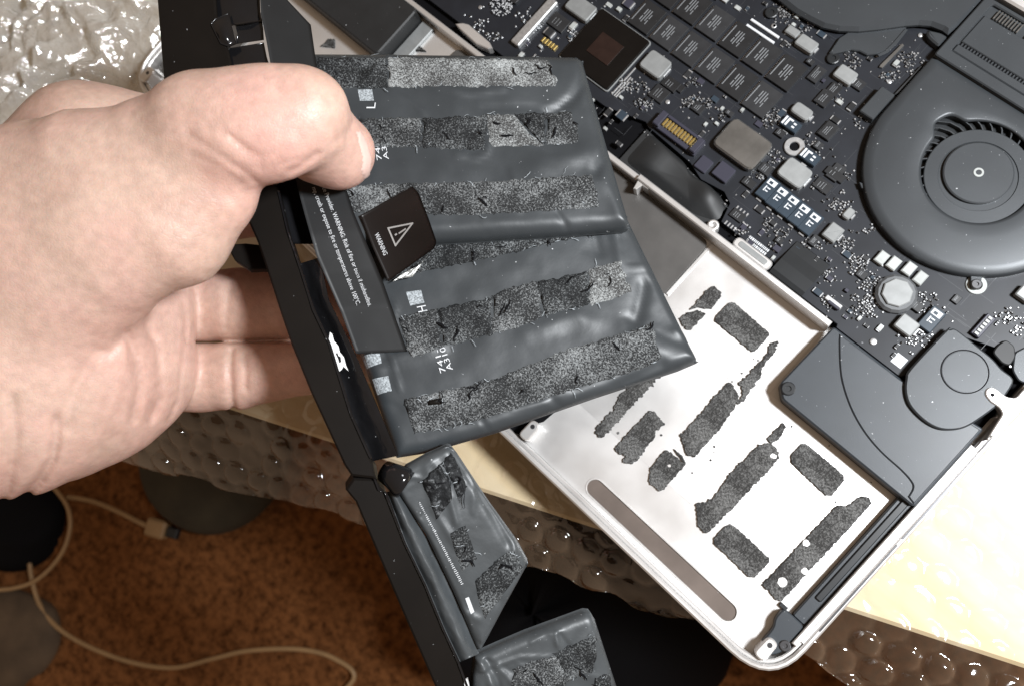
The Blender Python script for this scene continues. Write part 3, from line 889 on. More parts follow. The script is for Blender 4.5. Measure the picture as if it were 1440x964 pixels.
# inductors and shields
ferr = [('A', (180, 440), (415, 430), 2.6, 1.4), ('A', (1165, 210), (1280, 215), 1.6, .5), ('A', (1230, 290), (1405, 300), 2.2, .8), ('A', (1200, 745), (1370, 760), 2.3, 1.3),
        ('J', (830, 45), (1060, 60), 2.4, 1.0), ('B', (915, 400), (1175, 400), 2.8, 1.5), ('D', (465, 375), (600, 375), 2.2, .8), ('E', (770, 775), (910, 775), 2.4, .7),
        ('E', (410, 320), (530, 300), 2.0, .4), ('E', (510, 225), (585, 205), 1.8, .8), ('E', (1380, 620), (1500, 620), 2.2, .5)]
for z, c1, c2, h, r in ferr:
    box('inductor', z, c1, c2, h, 'ind', .35, r)
    (xa, ya), (xb, yb) = q(z, [c1, c2], BZ + 1)
    xa, xb = sorted((xa, xb)); ya, yb = sorted((ya, yb))
    prism('solder_pad', rect(xb + .02, ya + (yb - ya) * .25, xb + .7, yb - (yb - ya) * .25), BZ + .01, BZ + .9, 'tin', board, .2)
box('shield_can', 'B', (480, 200), (910, 210), 2.6, 'shield', .5, 2.2)
box('connector_shell', 'D', (600, 560), (780, 480), 3.0, 'matte', .3, .4)
# octagonal coil
cx_, cy_ = q('E', [(790, 615)], BZ + 2)[0]
mk('coil_base', *lathe(cx_, cy_, [(6.0, BZ + .01), (6.0, BZ + 1.2), (5.2, BZ + 2.0)], 16), 'ind_dark', board, False)
mk('coil_top', *lathe(cx_, cy_, [(4.4, BZ + 2.01), (4.4, BZ + 2.6), (4.1, BZ + 2.8)], 8), 'ind', board, False)
# dark chips
dk = [('A', (530, 730), (640, 725)), ('A', (330, 565), (470, 570)), ('A', (245, 640), (400, 625)), ('A', (410, 590), (500, 590)), ('D', (335, 390), (440, 355)), ('D', (390, 670), (500, 640)),
      ('D', (370, 505), (480, 480)), ('D', (430, 455), (520, 440)), ('B', (1190, 130), (1350, 100)), ('B', (1240, 390), (1395, 430)), ('B', (1160, 480), (1310, 490)),
      ('B', (600, 680), (720, 690)), ('B', (790, 375), (905, 370)), ('B', (680, 460), (790, 470)), ('B', (905, 130), (990, 130)), ('B', (1165, 220), (1245, 210)), ('E', (580, 520), (650, 520)), ('E', (850, 680), (930, 680)),
      ('E', (925, 775), (1030, 735)), ('E', (340, 360), (410, 340)), ('E', (690, 560), (735, 555)), ('D', (560, 430), (640, 420)), ('D', (430, 880), (540, 850)),
      ('J', (710, 150), (880, 150)), ('E', (1060, 650), (1120, 640)), ('E', (175, 350), (225, 350)), ('A', (760, 760), (830, 765)), ('D', (330, 310), (380, 310))]
for z, c1, c2 in dk:
    o = box('chip', z, c1, c2, random.uniform(.8, 1.3), 'chip', .1)
    lo_, hi_ = on(o); w_ = hi_[0] - lo_[0]; h_ = hi_[1] - lo_[1]
    if min(w_, h_) > 1.6:
        qd_ = []
        for r_i in range(2 + (h_ > 3)):
            x_ = lo_[0] + w_ * (.25 + .16 * r_i); y_ = lo_[1] + h_ * .2
            while y_ < lo_[1] + h_ * random.uniform(.6, .85):
                l_ = random.uniform(.2, .5); qd_.append((x_, y_, x_ + .22, y_ + l_)); y_ += l_ + .12
        strokes('chip_print', qd_, hi_[2] + .012, 'print_dim', board)
for z, c1, c2, h in (('B', (360, 350), (500, 330), 1.0), ('B', (480, 400), (650, 385), 1.6)):
    box('grey_relay', z, c1, c2, h, 'conn', .2, .4)
# the eight-legged chip and its pins
pins = []
for k in range(4):
    for z, x, y, dx, dy in (('B', 655, 635, 22, 17), ('B', 580, 735, 20, 15)):
        cx_, cy_ = q(z, [(x + dx * k, y + dy * k)], BZ)[0]
        pins.append(prism_geo(rect(cx_ - .25, cy_ - .7, cx_ + .25, cy_ + .7), BZ + .01, BZ + .35, .08))
mk('chip_pins', *join(pins), 'tin', board)['kind'] = 'stuff'
# five tantalum capacitors in a row, and two more
for z, x, y in (('B', 862, 505), ('B', 932, 565), ('B', 1005, 622), ('B', 1080, 680), ('B', 1152, 738), ('B', 1018, 70), ('B', 1146, 290), ('E', 965, 745)):
    cx_, cy_ = q(z, [(x, y)], BZ + 1.6)[0]
    if y in (70, 290):
        w, d = 3.9, 2.3
    else:
        w, d = 2.15, 3.7
    cb = prism('capacitor', rect(cx_ - w, cy_ - d, cx_ + w, cy_ + d) if w < d else rect(cx_ - w * .78, cy_ - d * .78, cx_ + w * .78, cy_ + d * .78), BZ + .02, BZ + 1.9, 'cap', board, .2)
    if w < d:
        strokes('capacitor_print', [(cx_ - 1.5, cy_ + 1.2, cx_ + 1.5, cy_ + 1.55), (cx_ - 1.5, cy_ + 2.5, cx_ + 1.5, cy_ + 3.1), (cx_ - 1.5, cy_ + 1.55, cx_ - .9, cy_ + 2.5), (cx_ + .3, cy_ + 1.55, cx_ + 1.5, cy_ + 2.5),
                                    (cx_ - .9, cy_ - 1.4, cx_ - .5, cy_ + .5), (cx_ - .3, cy_ - .1, cx_ + .9, cy_ + .3), (cx_ - .3, cy_ - 1.2, cx_ + .7, cy_ - .8)], BZ + 1.912, 'print', board)
    else:
        strokes('capacitor_print', [(cx_ - 2.7, cy_ - 1.5, cx_ - 2.0, cy_ + 1.5), (cx_ - 1.6, cy_ - 1.4, cx_ - .9, cy_ + 1.4), (cx_ - .9, cy_ + .8, cx_ + .2, cy_ + 1.4), (cx_ + .7, cy_ - .9, cx_ + 1.7, cy_ - .3), (cx_ + .7, cy_ + .3, cx_ + 1.7, cy_ + .9)], BZ + 1.912, 'print', board)
    prism('solder_pad', rect(cx_ - 1, cy_ - d - .75, cx_ + 1, cy_ - d - .05), BZ + .01, BZ + .5, 'tin', board, .15)
# ceramic blocks by the coil
for x, y in ((715, 437), (775, 465), (852, 492), (908, 538)):
    cx_, cy_ = q('E', [(x, y)], BZ + 1.4)[0]
    prism('ceramic_capacitor', rect(cx_ - 1.5, cy_ - 2.0, cx_ + 1.5, cy_ + 2.0), BZ + .02, BZ + 1.7, 'ceram', board, .3)
# battery connector with gold fingers
cn = [q('B', [p_], 5)[0] for p_ in ((85, 55), (160, -25), (480, 210), (370, 268))]
cxs = [p_[0] for p_ in cn]; cys = [p_[1] for p_ in cn]
bx0, bx1, by0, by1 = cn[0][0], cn[3][0], cn[0][1] - .6, cn[1][1]
con = prism('battery_connector', rpoly(rect(bx0, by0, bx1, by1), .5), BZ + .01, BZ + 1.8, 'conn', board, .2)
prism('connector_end', rpoly(rect(bx0 + .1, by0 + .2, bx0 + 2.6, by1 - .2), .4), BZ + 1.82, BZ + 3.2, 'conn', board, .3)
prism('connector_end', rpoly(rect(bx1 - 2.4, by0 + .2, bx1 - .1, by1 - .2), .4), BZ + 1.82, BZ + 3.2, 'conn', board, .3)
prism('connector_lip', rect(bx0 + 2.7, by1 - 1.3, bx1 - 2.5, by1 - .2), BZ + 1.82, BZ + 2.9, 'conn', board, .2)
for k in range(10):
    xk = bx0 + 3.2 + (bx1 - bx0 - 6.6) * k / 9
    prism('gold_pin', rect(xk - .38, by1 - 4.3, xk + .38, by1 - 1.35), BZ + 1.82, BZ + 2.5, 'gold', board, .15)
for k in range(5):
    cx_, cy_ = q('J', [(690 + 20 * k, 262 + 14 * k)], BZ + 1)[0]
    prism('gold_pin', rect(cx_ - .35, cy_ - 1, cx_ + .35, cy_ + 1), BZ + .02, BZ + .8, 'gold', board, .12)
# ribbon connector near the round cover
(xa, ya), (xb, yb) = q('H', [(400, 410), (515, 350)], BZ + 1)
prism('ribbon_connector', rect(xa, ya, xb, yb), BZ + .01, BZ + 1.5, 'conn', board, .2)
for k in range(6):
    yk = ya + (yb - ya) * (k + .6) / 6.4
    prism('connector_pin', rect(xa + .7, yk - .4, xb - .8, yk + .4), BZ + 1.51, BZ + 1.9, 'ceram', board, .1)
box('ribbon_socket', 'E', (425, 640), (520, 680), 1.3, 'tin', .2, .2)
box('ribbon_socket', 'E', (440, 660), (505, 690), 1.5, 'conn', .2, .2)
# screws and bosses in the board
cx_, cy_ = q('B', [(1042, 222)], BZ + .5)[0]
v, f = ringgeo(circ(cx_, cy_, 3.2, 28), circ(cx_, cy_, 1.5, 28), BZ + .01, BZ + .8, .2); mk('screw_ring', v, f, 'tin', board)
v, f = lathe(cx_, cy_, [(1.45, BZ + .01), (1.4, BZ + .05)], 16); mk('screw_hole', v, f, 'void', board)
cx_, cy_ = q('E', [(1190, 572)], BZ + .5)[0]
v, f = ringgeo(circ(cx_, cy_, 2.9, 28), circ(cx_, cy_, 1.6, 28), BZ + .01, BZ + .45, .12); mk('screw_ring', v, f, 'ceram', board)
for z, x, y, r in (('E', 672, 857, 1.1), ('A', 1100, 175, .75), ('I', 375, 340, .8), ('I', 75, 790, .8), ('J', 265, 50, .75), ('A', 378, 688, .8), ('D', 172, 130, .9)):
    cx_, cy_ = q(z, [(x, y)], BZ + .3)[0]
    mk('test_pad', *lathe(cx_, cy_, [(r, BZ + .01), (r, BZ + .25), (r * .7, BZ + .35)], 14), 'tin', board, True)
for z, c1, c2 in (('A', (945, 125), (1125, 258)), ('A', (915, 162), (1092, 295))):
    (xa, ya), (xb, yb) = q(z, [c1, c2], BZ + .6)
    yc = (ya + yb) / 2
    prism('bus_bar', rect(xa, yc - .45, xb, yc + .45), BZ + .01, BZ + .7, 'print', board, .15)
screw(1040 + 470 / 3.57, 295 / 3.57, BZ + .6, 2.0, board, 'tape')
screw(1040 + 160 / 3.57, 65 / 3.57, BZ + .6, 2.1, board, 'tape')
# white stickers
def patch(z, c1, c2, m, name='sticker', zz=None):
    (xa, ya), (xb, yb) = q(z, [c1, c2], BZ)
    return prism(name, rect(xa, ya, xb, yb), zz or BZ + .01, (zz or BZ + .01) + .06, m, board, .01)
patch('G', (712, 250), (805, 245), 'print')
bx = q('B', [(740, 830), (870, 950), (720, 870)], BZ)
qd = []
for r in range(3):
    x = bx[0][0]
    while x < bx[1][0] - 1:
        w = random.uniform(.25, .6); qd.append((x, bx[0][1] - 1.3 * r - .45, x + w, bx[0][1] - 1.3 * r + .45)); x += w + .2
strokes('board_print', qd, BZ + .012, 'print', board)['kind'] = 'stuff'
# more small rectangular parts with bright solder ends, wherever the board is free
occ = []
for o in list(board.children):
    lo, hi = on(o)
    if hi[2] > BZ + .3: occ.append((lo[0], lo[1], hi[0], hi[1]))
occ += [(-42, 93, 60, 190), (-140, 160, 60, 190), (16, 60, 60, 93), (-92, 69, -52, 82)]
hbp = [q('D', [p_], 5)[0] for p_ in ((150, 0), (1050, 170))]
rr = random.Random(5)
cnt_ = 0
for k in range(2600):
    cx_, cy_ = rr.uniform(-150, 16), rr.uniform(72, 158)
    w, d = rr.choice(((1.6, .9), (.9, 1.6), (1.2, .7), (.7, 1.2), (1.9, 1.5), (.8, .5), (.5, .8), (.8, .5), (.5, .8)))
    m_ = .45
    r0 = (cx_ - w - m_, cy_ - d - m_, cx_ + w + m_, cy_ + d + m_)
    if any(r0[0] < b[2] and r0[2] > b[0] and r0[1] < b[3] and r0[3] > b[1] for b in occ): continue
    if cy_ > 138 - (cx_ + 130) * .0 and cx_ > -105 and cy_ > 150: continue
    occ.append(r0); cnt_ += 1
    hh = rr.uniform(.5, 1.1); mm_ = rr.choice(('chip', 'chip', 'conn', 'ceram', 'cap'))
    o = prism('small_part', rect(cx_ - w * .72 if w > d else cx_ - w, cy_ - d * .72 if d > w else cy_ - d, cx_ + w * .72 if w > d else cx_ + w, cy_ + d * .72 if d > w else cy_ + d), BZ + .01, BZ + hh, mm_, board, .08)
    ends = [rect(cx_ - w, cy_ - d * .9, cx_ - w * .74, cy_ + d * .9), rect(cx_ + w * .74, cy_ - d * .9, cx_ + w, cy_ + d * .9)] if w > d else [rect(cx_ - w * .9, cy_ - d, cx_ + w * .9, cy_ - d * .74), rect(cx_ - w * .9, cy_ + d * .74, cx_ + w * .9, cy_ + d)]
    if rr.random() < .8:
        mk('solder_ends', *join([prism_geo(e_, BZ + .01, BZ + hh * .8, .06) for e_ in ends]), 'tin', board)
    if cnt_ >= 150: break
# thousands of pin-head components: solder-ended chips too small to pick apart
tin_, dark_ = [], []
def small(x, y, w, d, h):
    tin_.append(prism_geo(rect(x - w, y - d, x + w, y + d), BZ + .01, BZ + h, .08))
cl = [('A', 130, 590, 110, 60, 46), ('A', 220, 690, 70, 40, 40), ('A', 640, 690, 90, 50, 36), ('A', 520, 700, 50, 40, 22), ('A', 760, 780, 50, 30, 14), ('A', 560, 560, 40, 30, 16), ('A', 1060, 780, 60, 50, 30),
      ('A', 1170, 110, 90, 60, 28), ('A', 1320, 200, 60, 40, 14), ('A', 1190, 310, 20, 30, 10), ('D', 560, 320, 50, 40, 22), ('D', 490, 470, 40, 40, 16), ('D', 150, 590, 50, 40, 34), ('D', 210, 60, 60, 50, 26),
      ('I', 250, 600, 130, 110, 40), ('I', 90, 730, 80, 50, 22), ('B', 900, 310, 60, 50, 18), ('B', 800, 420, 50, 30, 14), ('B', 1140, 180, 60, 40, 14), ('B', 1340, 620, 60, 60, 26),
      ('B', 1210, 500, 60, 50, 16), ('B', 700, 780, 60, 40, 18), ('B', 940, 840, 70, 50, 30), ('B', 860, 740, 40, 50, 12), ('B', 1130, 870, 40, 40, 16), ('E', 600, 480, 70, 60, 70),
      ('E', 640, 670, 70, 60, 80), ('E', 660, 580, 60, 50, 40), ('E', 880, 850, 70, 50, 40), ('E', 930, 640, 60, 40, 20), ('E', 450, 520, 40, 60, 26), ('E', 370, 370, 50, 30, 16),
      ('E', 640, 300, 60, 30, 14), ('E', 510, 360, 70, 40, 26), ('E', 1350, 740, 60, 40, 36), ('E', 1400, 800, 50, 30, 14), ('E', 440, 670, 50, 50, 16), ('E', 530, 190, 60, 50, 20), ('E', 960, 700, 60, 40, 14),
      ('J', 250, 160, 60, 60, 20), ('J', 360, 240, 40, 30, 14), ('J', 890, 220, 50, 70, 18), ('J', 560, 130, 60, 80, 16), ('J', 660, 180, 30, 30, 10), ('D', 600, 620, 40, 40, 12), ('D', 390, 780, 60, 40, 16), ('D', 520, 880, 50, 40, 14)]
for z, x, y, sx, sy, n in cl:
    for k in range(n):
        cx_, cy_ = q(z, [(x + random.gauss(0, sx * .55), y + random.gauss(0, sy * .55))], BZ)[0]
        cx_, cy_ = round(cx_ / .75) * .75 + random.uniform(-.08, .08), round(cy_ / .75) * .75 + random.uniform(-.08, .08)
        w, d = random.choice(((.42, .2), (.2, .42), (.28, .28), (.6, .32), (.32, .6), (.2, .2), (.2, .2), (.24, .24)))
        small(cx_, cy_, w, d, random.uniform(.2, .7))
        if w > .35 or d > .35:
            dark_.append(prism_geo(rect(cx_ - (.25 if w > d else w * 1.03), cy_ - (.25 if d > w else d * 1.03), cx_ + (.25 if w > d else w * 1.03), cy_ + (.25 if d > w else d * 1.03)), BZ + .01, BZ + .74, .03))
for k in range(520):
    cx_, cy_ = random.uniform(-200, 40), random.uniform(75, 176)
    if (cx_ > -42 and cy_ > 96) or (-124 < cx_ < -63 and 106 < cy_ < 132) or (-134 < cx_ < -110 and 83 < cy_ < 108): continue
    small(cx_, cy_, random.choice((.14, .2, .3)), random.choice((.14, .2, .3)), random.uniform(.1, .35))
mk('small_components', *join(tin_), 'tin', board)['kind'] = 'stuff'
mk('small_components_dark', *join(dark_), 'chip', board)['kind'] = 'stuff'
# thin copper-coloured traces under the mask
qd = []
for k in range(420):
    cx_, cy_ = random.uniform(-140, 40), random.uniform(75, 172)
    l = random.uniform(2, 9)
    if random.random() < .5: qd.append((cx_, cy_, cx_ + l, cy_ + .16))
    else: qd.append((cx_, cy_, cx_ + .16, cy_ + l))
M['trace'] = mat('masked_trace', (.030, .033, .038), .4)
strokes('board_traces', qd, BZ + .006, 'trace', board)['kind'] = 'stuff'

# soft black covers over the cable between bay wall and board -----------------
cv = q('B', [(0, 330), (60, 290), (140, 300), (250, 360), (400, 470), (450, 410), (520, 440), (575, 500), (580, 560), (612, 600), (600, 650), (540, 730), (470, 700), (400, 660), (300, 640), (120, 480), (40, 430)], 4)
cov = [(x, max(y, 69.2)) for x, y in cv]
prism('wall_filler', [(-92, 69.1), (-54, 69.1), (-54, 79), (-66, 80), (-92, 83)], .31, 2.0, 'rubber', lap, .3)
def dome(name, poly, z0, h, m, parent, bumps):
    p = ccw(poly); cx_ = sum(x for x, y in p) / len(p); cy_ = sum(y for x, y in p) / len(p)
    n = len(p); v = []; f = []; K = 9
    for k in range(K):
        s = 1 - k / K
        for x, y in p:
            X_, Y_ = cx_ + (x - cx_) * s, cy_ + (y - cy_) * s
            z = z0 + h * (1 - s ** 5) + sum(bh * math.exp(-((X_ - bx_) ** 2 + (Y_ - by_) ** 2) / br ** 2) for bx_, by_, br, bh in bumps) * (1 - s ** 6)
            v.append((X_, Y_, z if k else z0))
    v.append((cx_, cy_, v[-1][2]))
    for k in range(K - 1):
        for i in range(n):
            j = (i + 1) % n; f.append((k * n + i, k * n + j, (k + 1) * n + j, (k + 1) * n + i))
    for i in range(n): f.append(((K - 1) * n + i, (K - 1) * n + (i + 1) % n, K * n))
    return mk(name, v, f, m, parent, True)
b1 = q('B', [(110, 390), (480, 520)], 5)
dome('cable_cover', rpoly([(-90, 70), (-60, 70), (-52.5, 73), (-55, 79), (-62, 80.5), (-70, 79.5), (-74, 81.5), (-90, 82.5)], 2.5), 2.01, 1.5, 'rubber', lap, [(-84, 76, 6, 2.0), (-60.5, 76.6, 4.6, 2.2)])
# black tape folded over the wall, right of the tab
tp = q('E', [(165, 490), (285, 362), (300, 358), (440, 490), (330, 625)], 4.2)
x_s = [p_[0] for p_ in tp]; y_s = [p_[1] for p_ in tp]
tx0, tx1 = tp[0][0], tp[3][0]
v = []; f = []
prof = [(69.3, 2.7), (69.6, 4.4), (71, 4.8), (75, 4.4), (79, 3.6), (82.6, 3.1), (82.9, 2.62)]
for y, z in prof: v += [(tx0, y, z), (tx1, y, z)]
for k in range(len(prof) - 1): f.append((2 * k, 2 * k + 1, 2 * k + 3, 2 * k + 2))
v2 = [(x, y, z - .12) for x, y, z in v]; n0 = len(v)
f += [tuple(i + n0 for i in g)[::-1] for g in f]
mk('black_tape', v + v2, f, 'tape', lap)

# ------------------------------------------------------------------ fan
FC = np.array([-3.4, 130.5])                 # hub centre
fpoly = circ(-3.6, 132.4, 33.2, 44, math.radians(-176), math.radians(0)) + [(29.6, 153.4), (-36.8, 153.4)]
def raycast(ang, poly):
    d = np.array([math.cos(ang), math.sin(ang)]); best = None
    for i in range(len(poly)):
        a = np.array(poly[i]) - FC; b = np.array(poly[(i + 1) % len(poly)]) - FC; e = b - a
        den = d[0] * e[1] - d[1] * e[0]
        if abs(den) < 1e-9: continue
        t = (a[0] * e[1] - a[1] * e[0]) / den; u = (a[0] * d[1] - a[1] * d[0]) / den
        if t > 0 and -1e-6 <= u <= 1 + 1e-6 and (best is None or t < best): best = t
    return best
NA = 160
angs = [2 * math.pi * i / NA for i in range(NA)]
def open_r(a):
    d = (a - math.radians(135) + math.pi) % (2 * math.pi) - math.pi          # towards the crescent (image top)
    r = 15.7 + 1.0 * math.exp(-(d / .9) ** 2)
    d2 = (a - math.radians(157) + math.pi) % (2 * math.pi) - math.pi
    return r + 3.6 * math.exp(-(d2 / .24) ** 4)
out_l = [tuple(FC + raycast(a, fpoly) * np.array([math.cos(a), math.sin(a)])) for a in angs]
in_l = [tuple(FC + open_r(a) * np.array([math.cos(a), math.sin(a)])) for a in angs]
def lerp_loop(t): return [(o[0] * (1 - t) + i[0] * t, o[1] * (1 - t) + i[1] * t) for o, i in zip(out_l, in_l)]
loops = [[(x, y, 2.62) for x, y in inset(out_l, .0)], [(x, y, 4.9) for x, y in out_l], [(x, y, 5.5) for x, y in inset(out_l, .55)],
         [(x, y, 5.75) for x, y in lerp_loop(.2)], [(x, y, 6.0) for x, y in lerp_loop(.45)], [(x, y, 6.1) for x, y in lerp_loop(.7)], [(x, y, 6.1) for x, y in lerp_loop(.94)], [(x, y, 5.9) for x, y in in_l], [(x, y, 5.2) for x, y in in_l]]
v = sum(loops, []); f = []
for k in range(len(loops) - 1):
    for i in range(NA):
        j = (i + 1) % NA; f.append((k * NA + i, k * NA + j, (k + 1) * NA + j, (k + 1) * NA + i))
fan = mk('fan', v, f, 'matte', lap, True)
mk('fan_floor', *prism_geo(circ(FC[0], FC[1], 24, 48), 2.63, 3.2, .05), 'tape', fan)
mk('impeller_disc', *lathe(FC[0] + .55, FC[1] - .58, [(14.9, 3.4), (14.9, 5.1), (14.7, 5.25), (11.0, 5.3), (10.8, 5.0)], 72), 'matte', fan, False)
mk('hub_groove', *lathe(FC[0], FC[1], [(10.85, 4.6), (10.85, 4.95)], 64), 'void', fan)
mk('hub', *lathe(FC[0], FC[1], [(9.7, 4.96), (9.7, 5.9), (9.3, 6.15), (1.6, 6.18)], 64), 'matte', fan, False)
v, f = ringgeo(circ(FC[0], FC[1], 1.45, 28), circ(FC[0], FC[1], .8, 28), 6.15, 6.34, .06); mk('hub_pin', v, f, 'ceram', fan)
NB = 33
for k in range(NB):                              # curved impeller blades
    a0 = 2 * math.pi * k / NB; v = []; f = []
    for i, (r, da) in enumerate(((13.6, 0), (15.6, .06), (18.0, .17), (20.8, .36))):
        for dz in (3.1, 5.0):
            for w in (-.2, .2):
                a = a0 + da
                v.append((FC[0] + r * math.cos(a) - w * math.sin(a), FC[1] + r * math.sin(a) + w * math.cos(a), dz))
    for i in range(3):
        b0 = i * 4; b1_ = b0 + 4
        for p_, q_ in ((0, 1), (1, 3), (3, 2), (2, 0)): f.append((b0 + p_, b0 + q_, b1_ + q_, b1_ + p_))
    f.append((0, 2, 3, 1)); f.append((12, 13, 15, 14))
    mk('blade', v, f, 'matte', fan)
# feet of the fan
tabp = q('E', [(1150, 478), (1215, 478), (1215, 545), (1210, 590), (1180, 600), (1158, 585), (1160, 540)], 4)
fb = prism('fan_foot', rpoly(tabp, .8), BZ + .46, 4.2, 'matte', fan, .2)
screw(1373, 400, 4.22, 1.5, fan, 'screw'); screw(1372, 378, 4.22, .9, fan, 'screw')
ft = q('E', [(598, 60), (625, 70), (632, 100), (610, 90)], 4)
prism('fan_clip', ft, BZ + .02, 4.6, 'matte', fan, .15)
# exhaust duct
duct = prism('exhaust_duct', rpoly(rect(-36.8, 153.5, 44, 178.0), .8), 2.63, 5.4, 'matte', fan, .3)
v, f = ringgeo(rpoly(rect(-36.7, 153.6, 43.9, 177.9), .8), rpoly(rect(-33.6, 157.4, 42, 176.4), .8), 5.41, 6.5, .35); mk('duct_frame', v, f, 'matte', fan)
prism('duct_ledge', rect(-33.4, 157.6, 42, 160.4), 5.41, 6.2, 'matte', fan, .3)
prism('duct_slot', rect(-33.2, 160.45, 42, 161.6), 5.41, 5.46, 'void', fan, .01)
for k in range(52):
    x_ = -32.6 + 1.05 * k
    if x_ > 20: break
    prism('slot_tooth', rect(x_, 160.5, x_ + .5, 161.55), 5.47, 5.75, 'matte', fan, .05)
prism('duct_plate', rect(-33.2, 161.65, 42, 172.4), 5.41, 6.0, 'matte', fan, .25)
for k in range(44):
    x_ = -30.8 + 1.0 * k
    if 8.5 < (k % 11) < 10.6: continue
    if x_ > 12: break
    prism('heat_fin', rect(x_, 172.6, x_ + .42, 175.9), 5.41, 6.4, 'shield', fan, .06)
prism('hinge_bar', rect(-34, 179.2, 44, 184.5), 2.7, 7.2, 'alu', lap, .6)
prism('hinge_cover', rect(-200, 186, 44, 194), .31, 5.0, 'tape', lap, .6)

# heat pipe ----------------------------------------------------------
hp = q('D', [(150, -40), (210, 5), (280, 60), (350, 100), (420, 135), (500, 152), (600, 155), (700, 145), (830, 127), (900, 122), (960, 127), (1020, 150), (1048, 172)], 5.4)
hp = hp + [(-37.2, 166), (-37.2, 186), (-175, 186), (-175, 172)]
prism('heat_pipe', hp, 4.0, 6.0, 'matte', lap, 1.1)
hb = q('D', [(500, 190), (560, 152), (600, 150), (840, 125), (835, 160), (780, 220), (740, 255), (690, 270), (640, 275), (600, 255), (560, 250), (470, 270), (450, 265)], 4)
prism('heat_bracket', hb, BZ + .02, 3.99, 'matte', lap, .3)
hl = q('D', [(830, 145), (770, 215), (730, 255), (690, 275), (700, 285), (745, 265), (790, 222), (845, 150)], 4.2)
prism('bracket_rib', hl, 4.0, 4.35, 'matte', lap, .15)
rib = q('D', [(700, 340), (705, 330), (815, 222), (825, 232), (715, 345)], 3)
prism('edge_strip', rib, BZ + .02, BZ + .9, 'shield', board, .1)
es = q('D', [(800, 470), (770, 480), (905, 335), (925, 330)], 3.4)
prism('board_edge_seal', es, BZ + .02, 3.7, 'rubber', board, .2)
v = q('D', [(940, 150), (1010, 165), (1045, 185), (1000, 235), (965, 205), (945, 185)], 5)
prism('heat_pipe_end', rpoly(v, .8), BZ + .02, 5.2, 'matte', lap, .5)

# ================================================================== BATTERY PACK
class Plane:
    """a tilted plane in the air that the flat cells lie in; local x, y and height h in mm"""
    def __init__(s, px, py, d, pitch, yaw):
        s.O = Wc(px, py, d)
        p, y = math.radians(pitch), math.radians(yaw)
        n = np.array([math.sin(y) * math.cos(p), math.sin(p), math.cos(y) * math.cos(p)])
        s.n = n / np.linalg.norm(n)
        s.e1 = np.cross([0, 1, 0], s.n); s.e1 /= np.linalg.norm(s.e1)
        s.e2 = np.cross(s.n, s.e1)
    def loc(s, pts, off=0.0):                 # pixels -> local xy on the plane raised by off
        P = np.asarray(pts, float)
        d = np.stack([(P[:, 0] - CX) / F, -(P[:, 1] - CY) / F, -np.ones(len(P))], 1)
        t = ((s.O + s.n * off) @ s.n) / (d @ s.n)
        R_ = d * t[:, None] - s.O
        return np.stack([R_ @ s.e1, R_ @ s.e2], 1)
    def wor(s, xy, h):
        xy = np.asarray(xy, float); h = np.broadcast_to(np.asarray(h, float), (len(xy),))
        return camw(s.O + xy[:, :1] * s.e1 + xy[:, 1:2] * s.e2 + h[:, None] * s.n)

def resamp(pl, n):
    P = np.asarray(pl, float); d = np.r_[0, np.cumsum(np.linalg.norm(np.diff(P, axis=0), axis=1))]
    t = np.linspace(0, d[-1], n)
    return np.stack([np.interp(t, d, P[:, 0]), np.interp(t, d, P[:, 1])], 1)

def segdist(xy, poly, closed=True):
    P = np.asarray(poly, float); Q_ = np.roll(P, -1, 0) if closed else P[1:]
    P = P if closed else P[:-1]
    best = np.full(len(xy), 1e9)
    for a, b in zip(P, Q_):
        e = b - a; t = np.clip(((xy - a) @ e) / (e @ e + 1e-12), 0, 1)
        best = np.minimum(best, np.hypot(*(xy - a - t[:, None] * e).T))
    return best

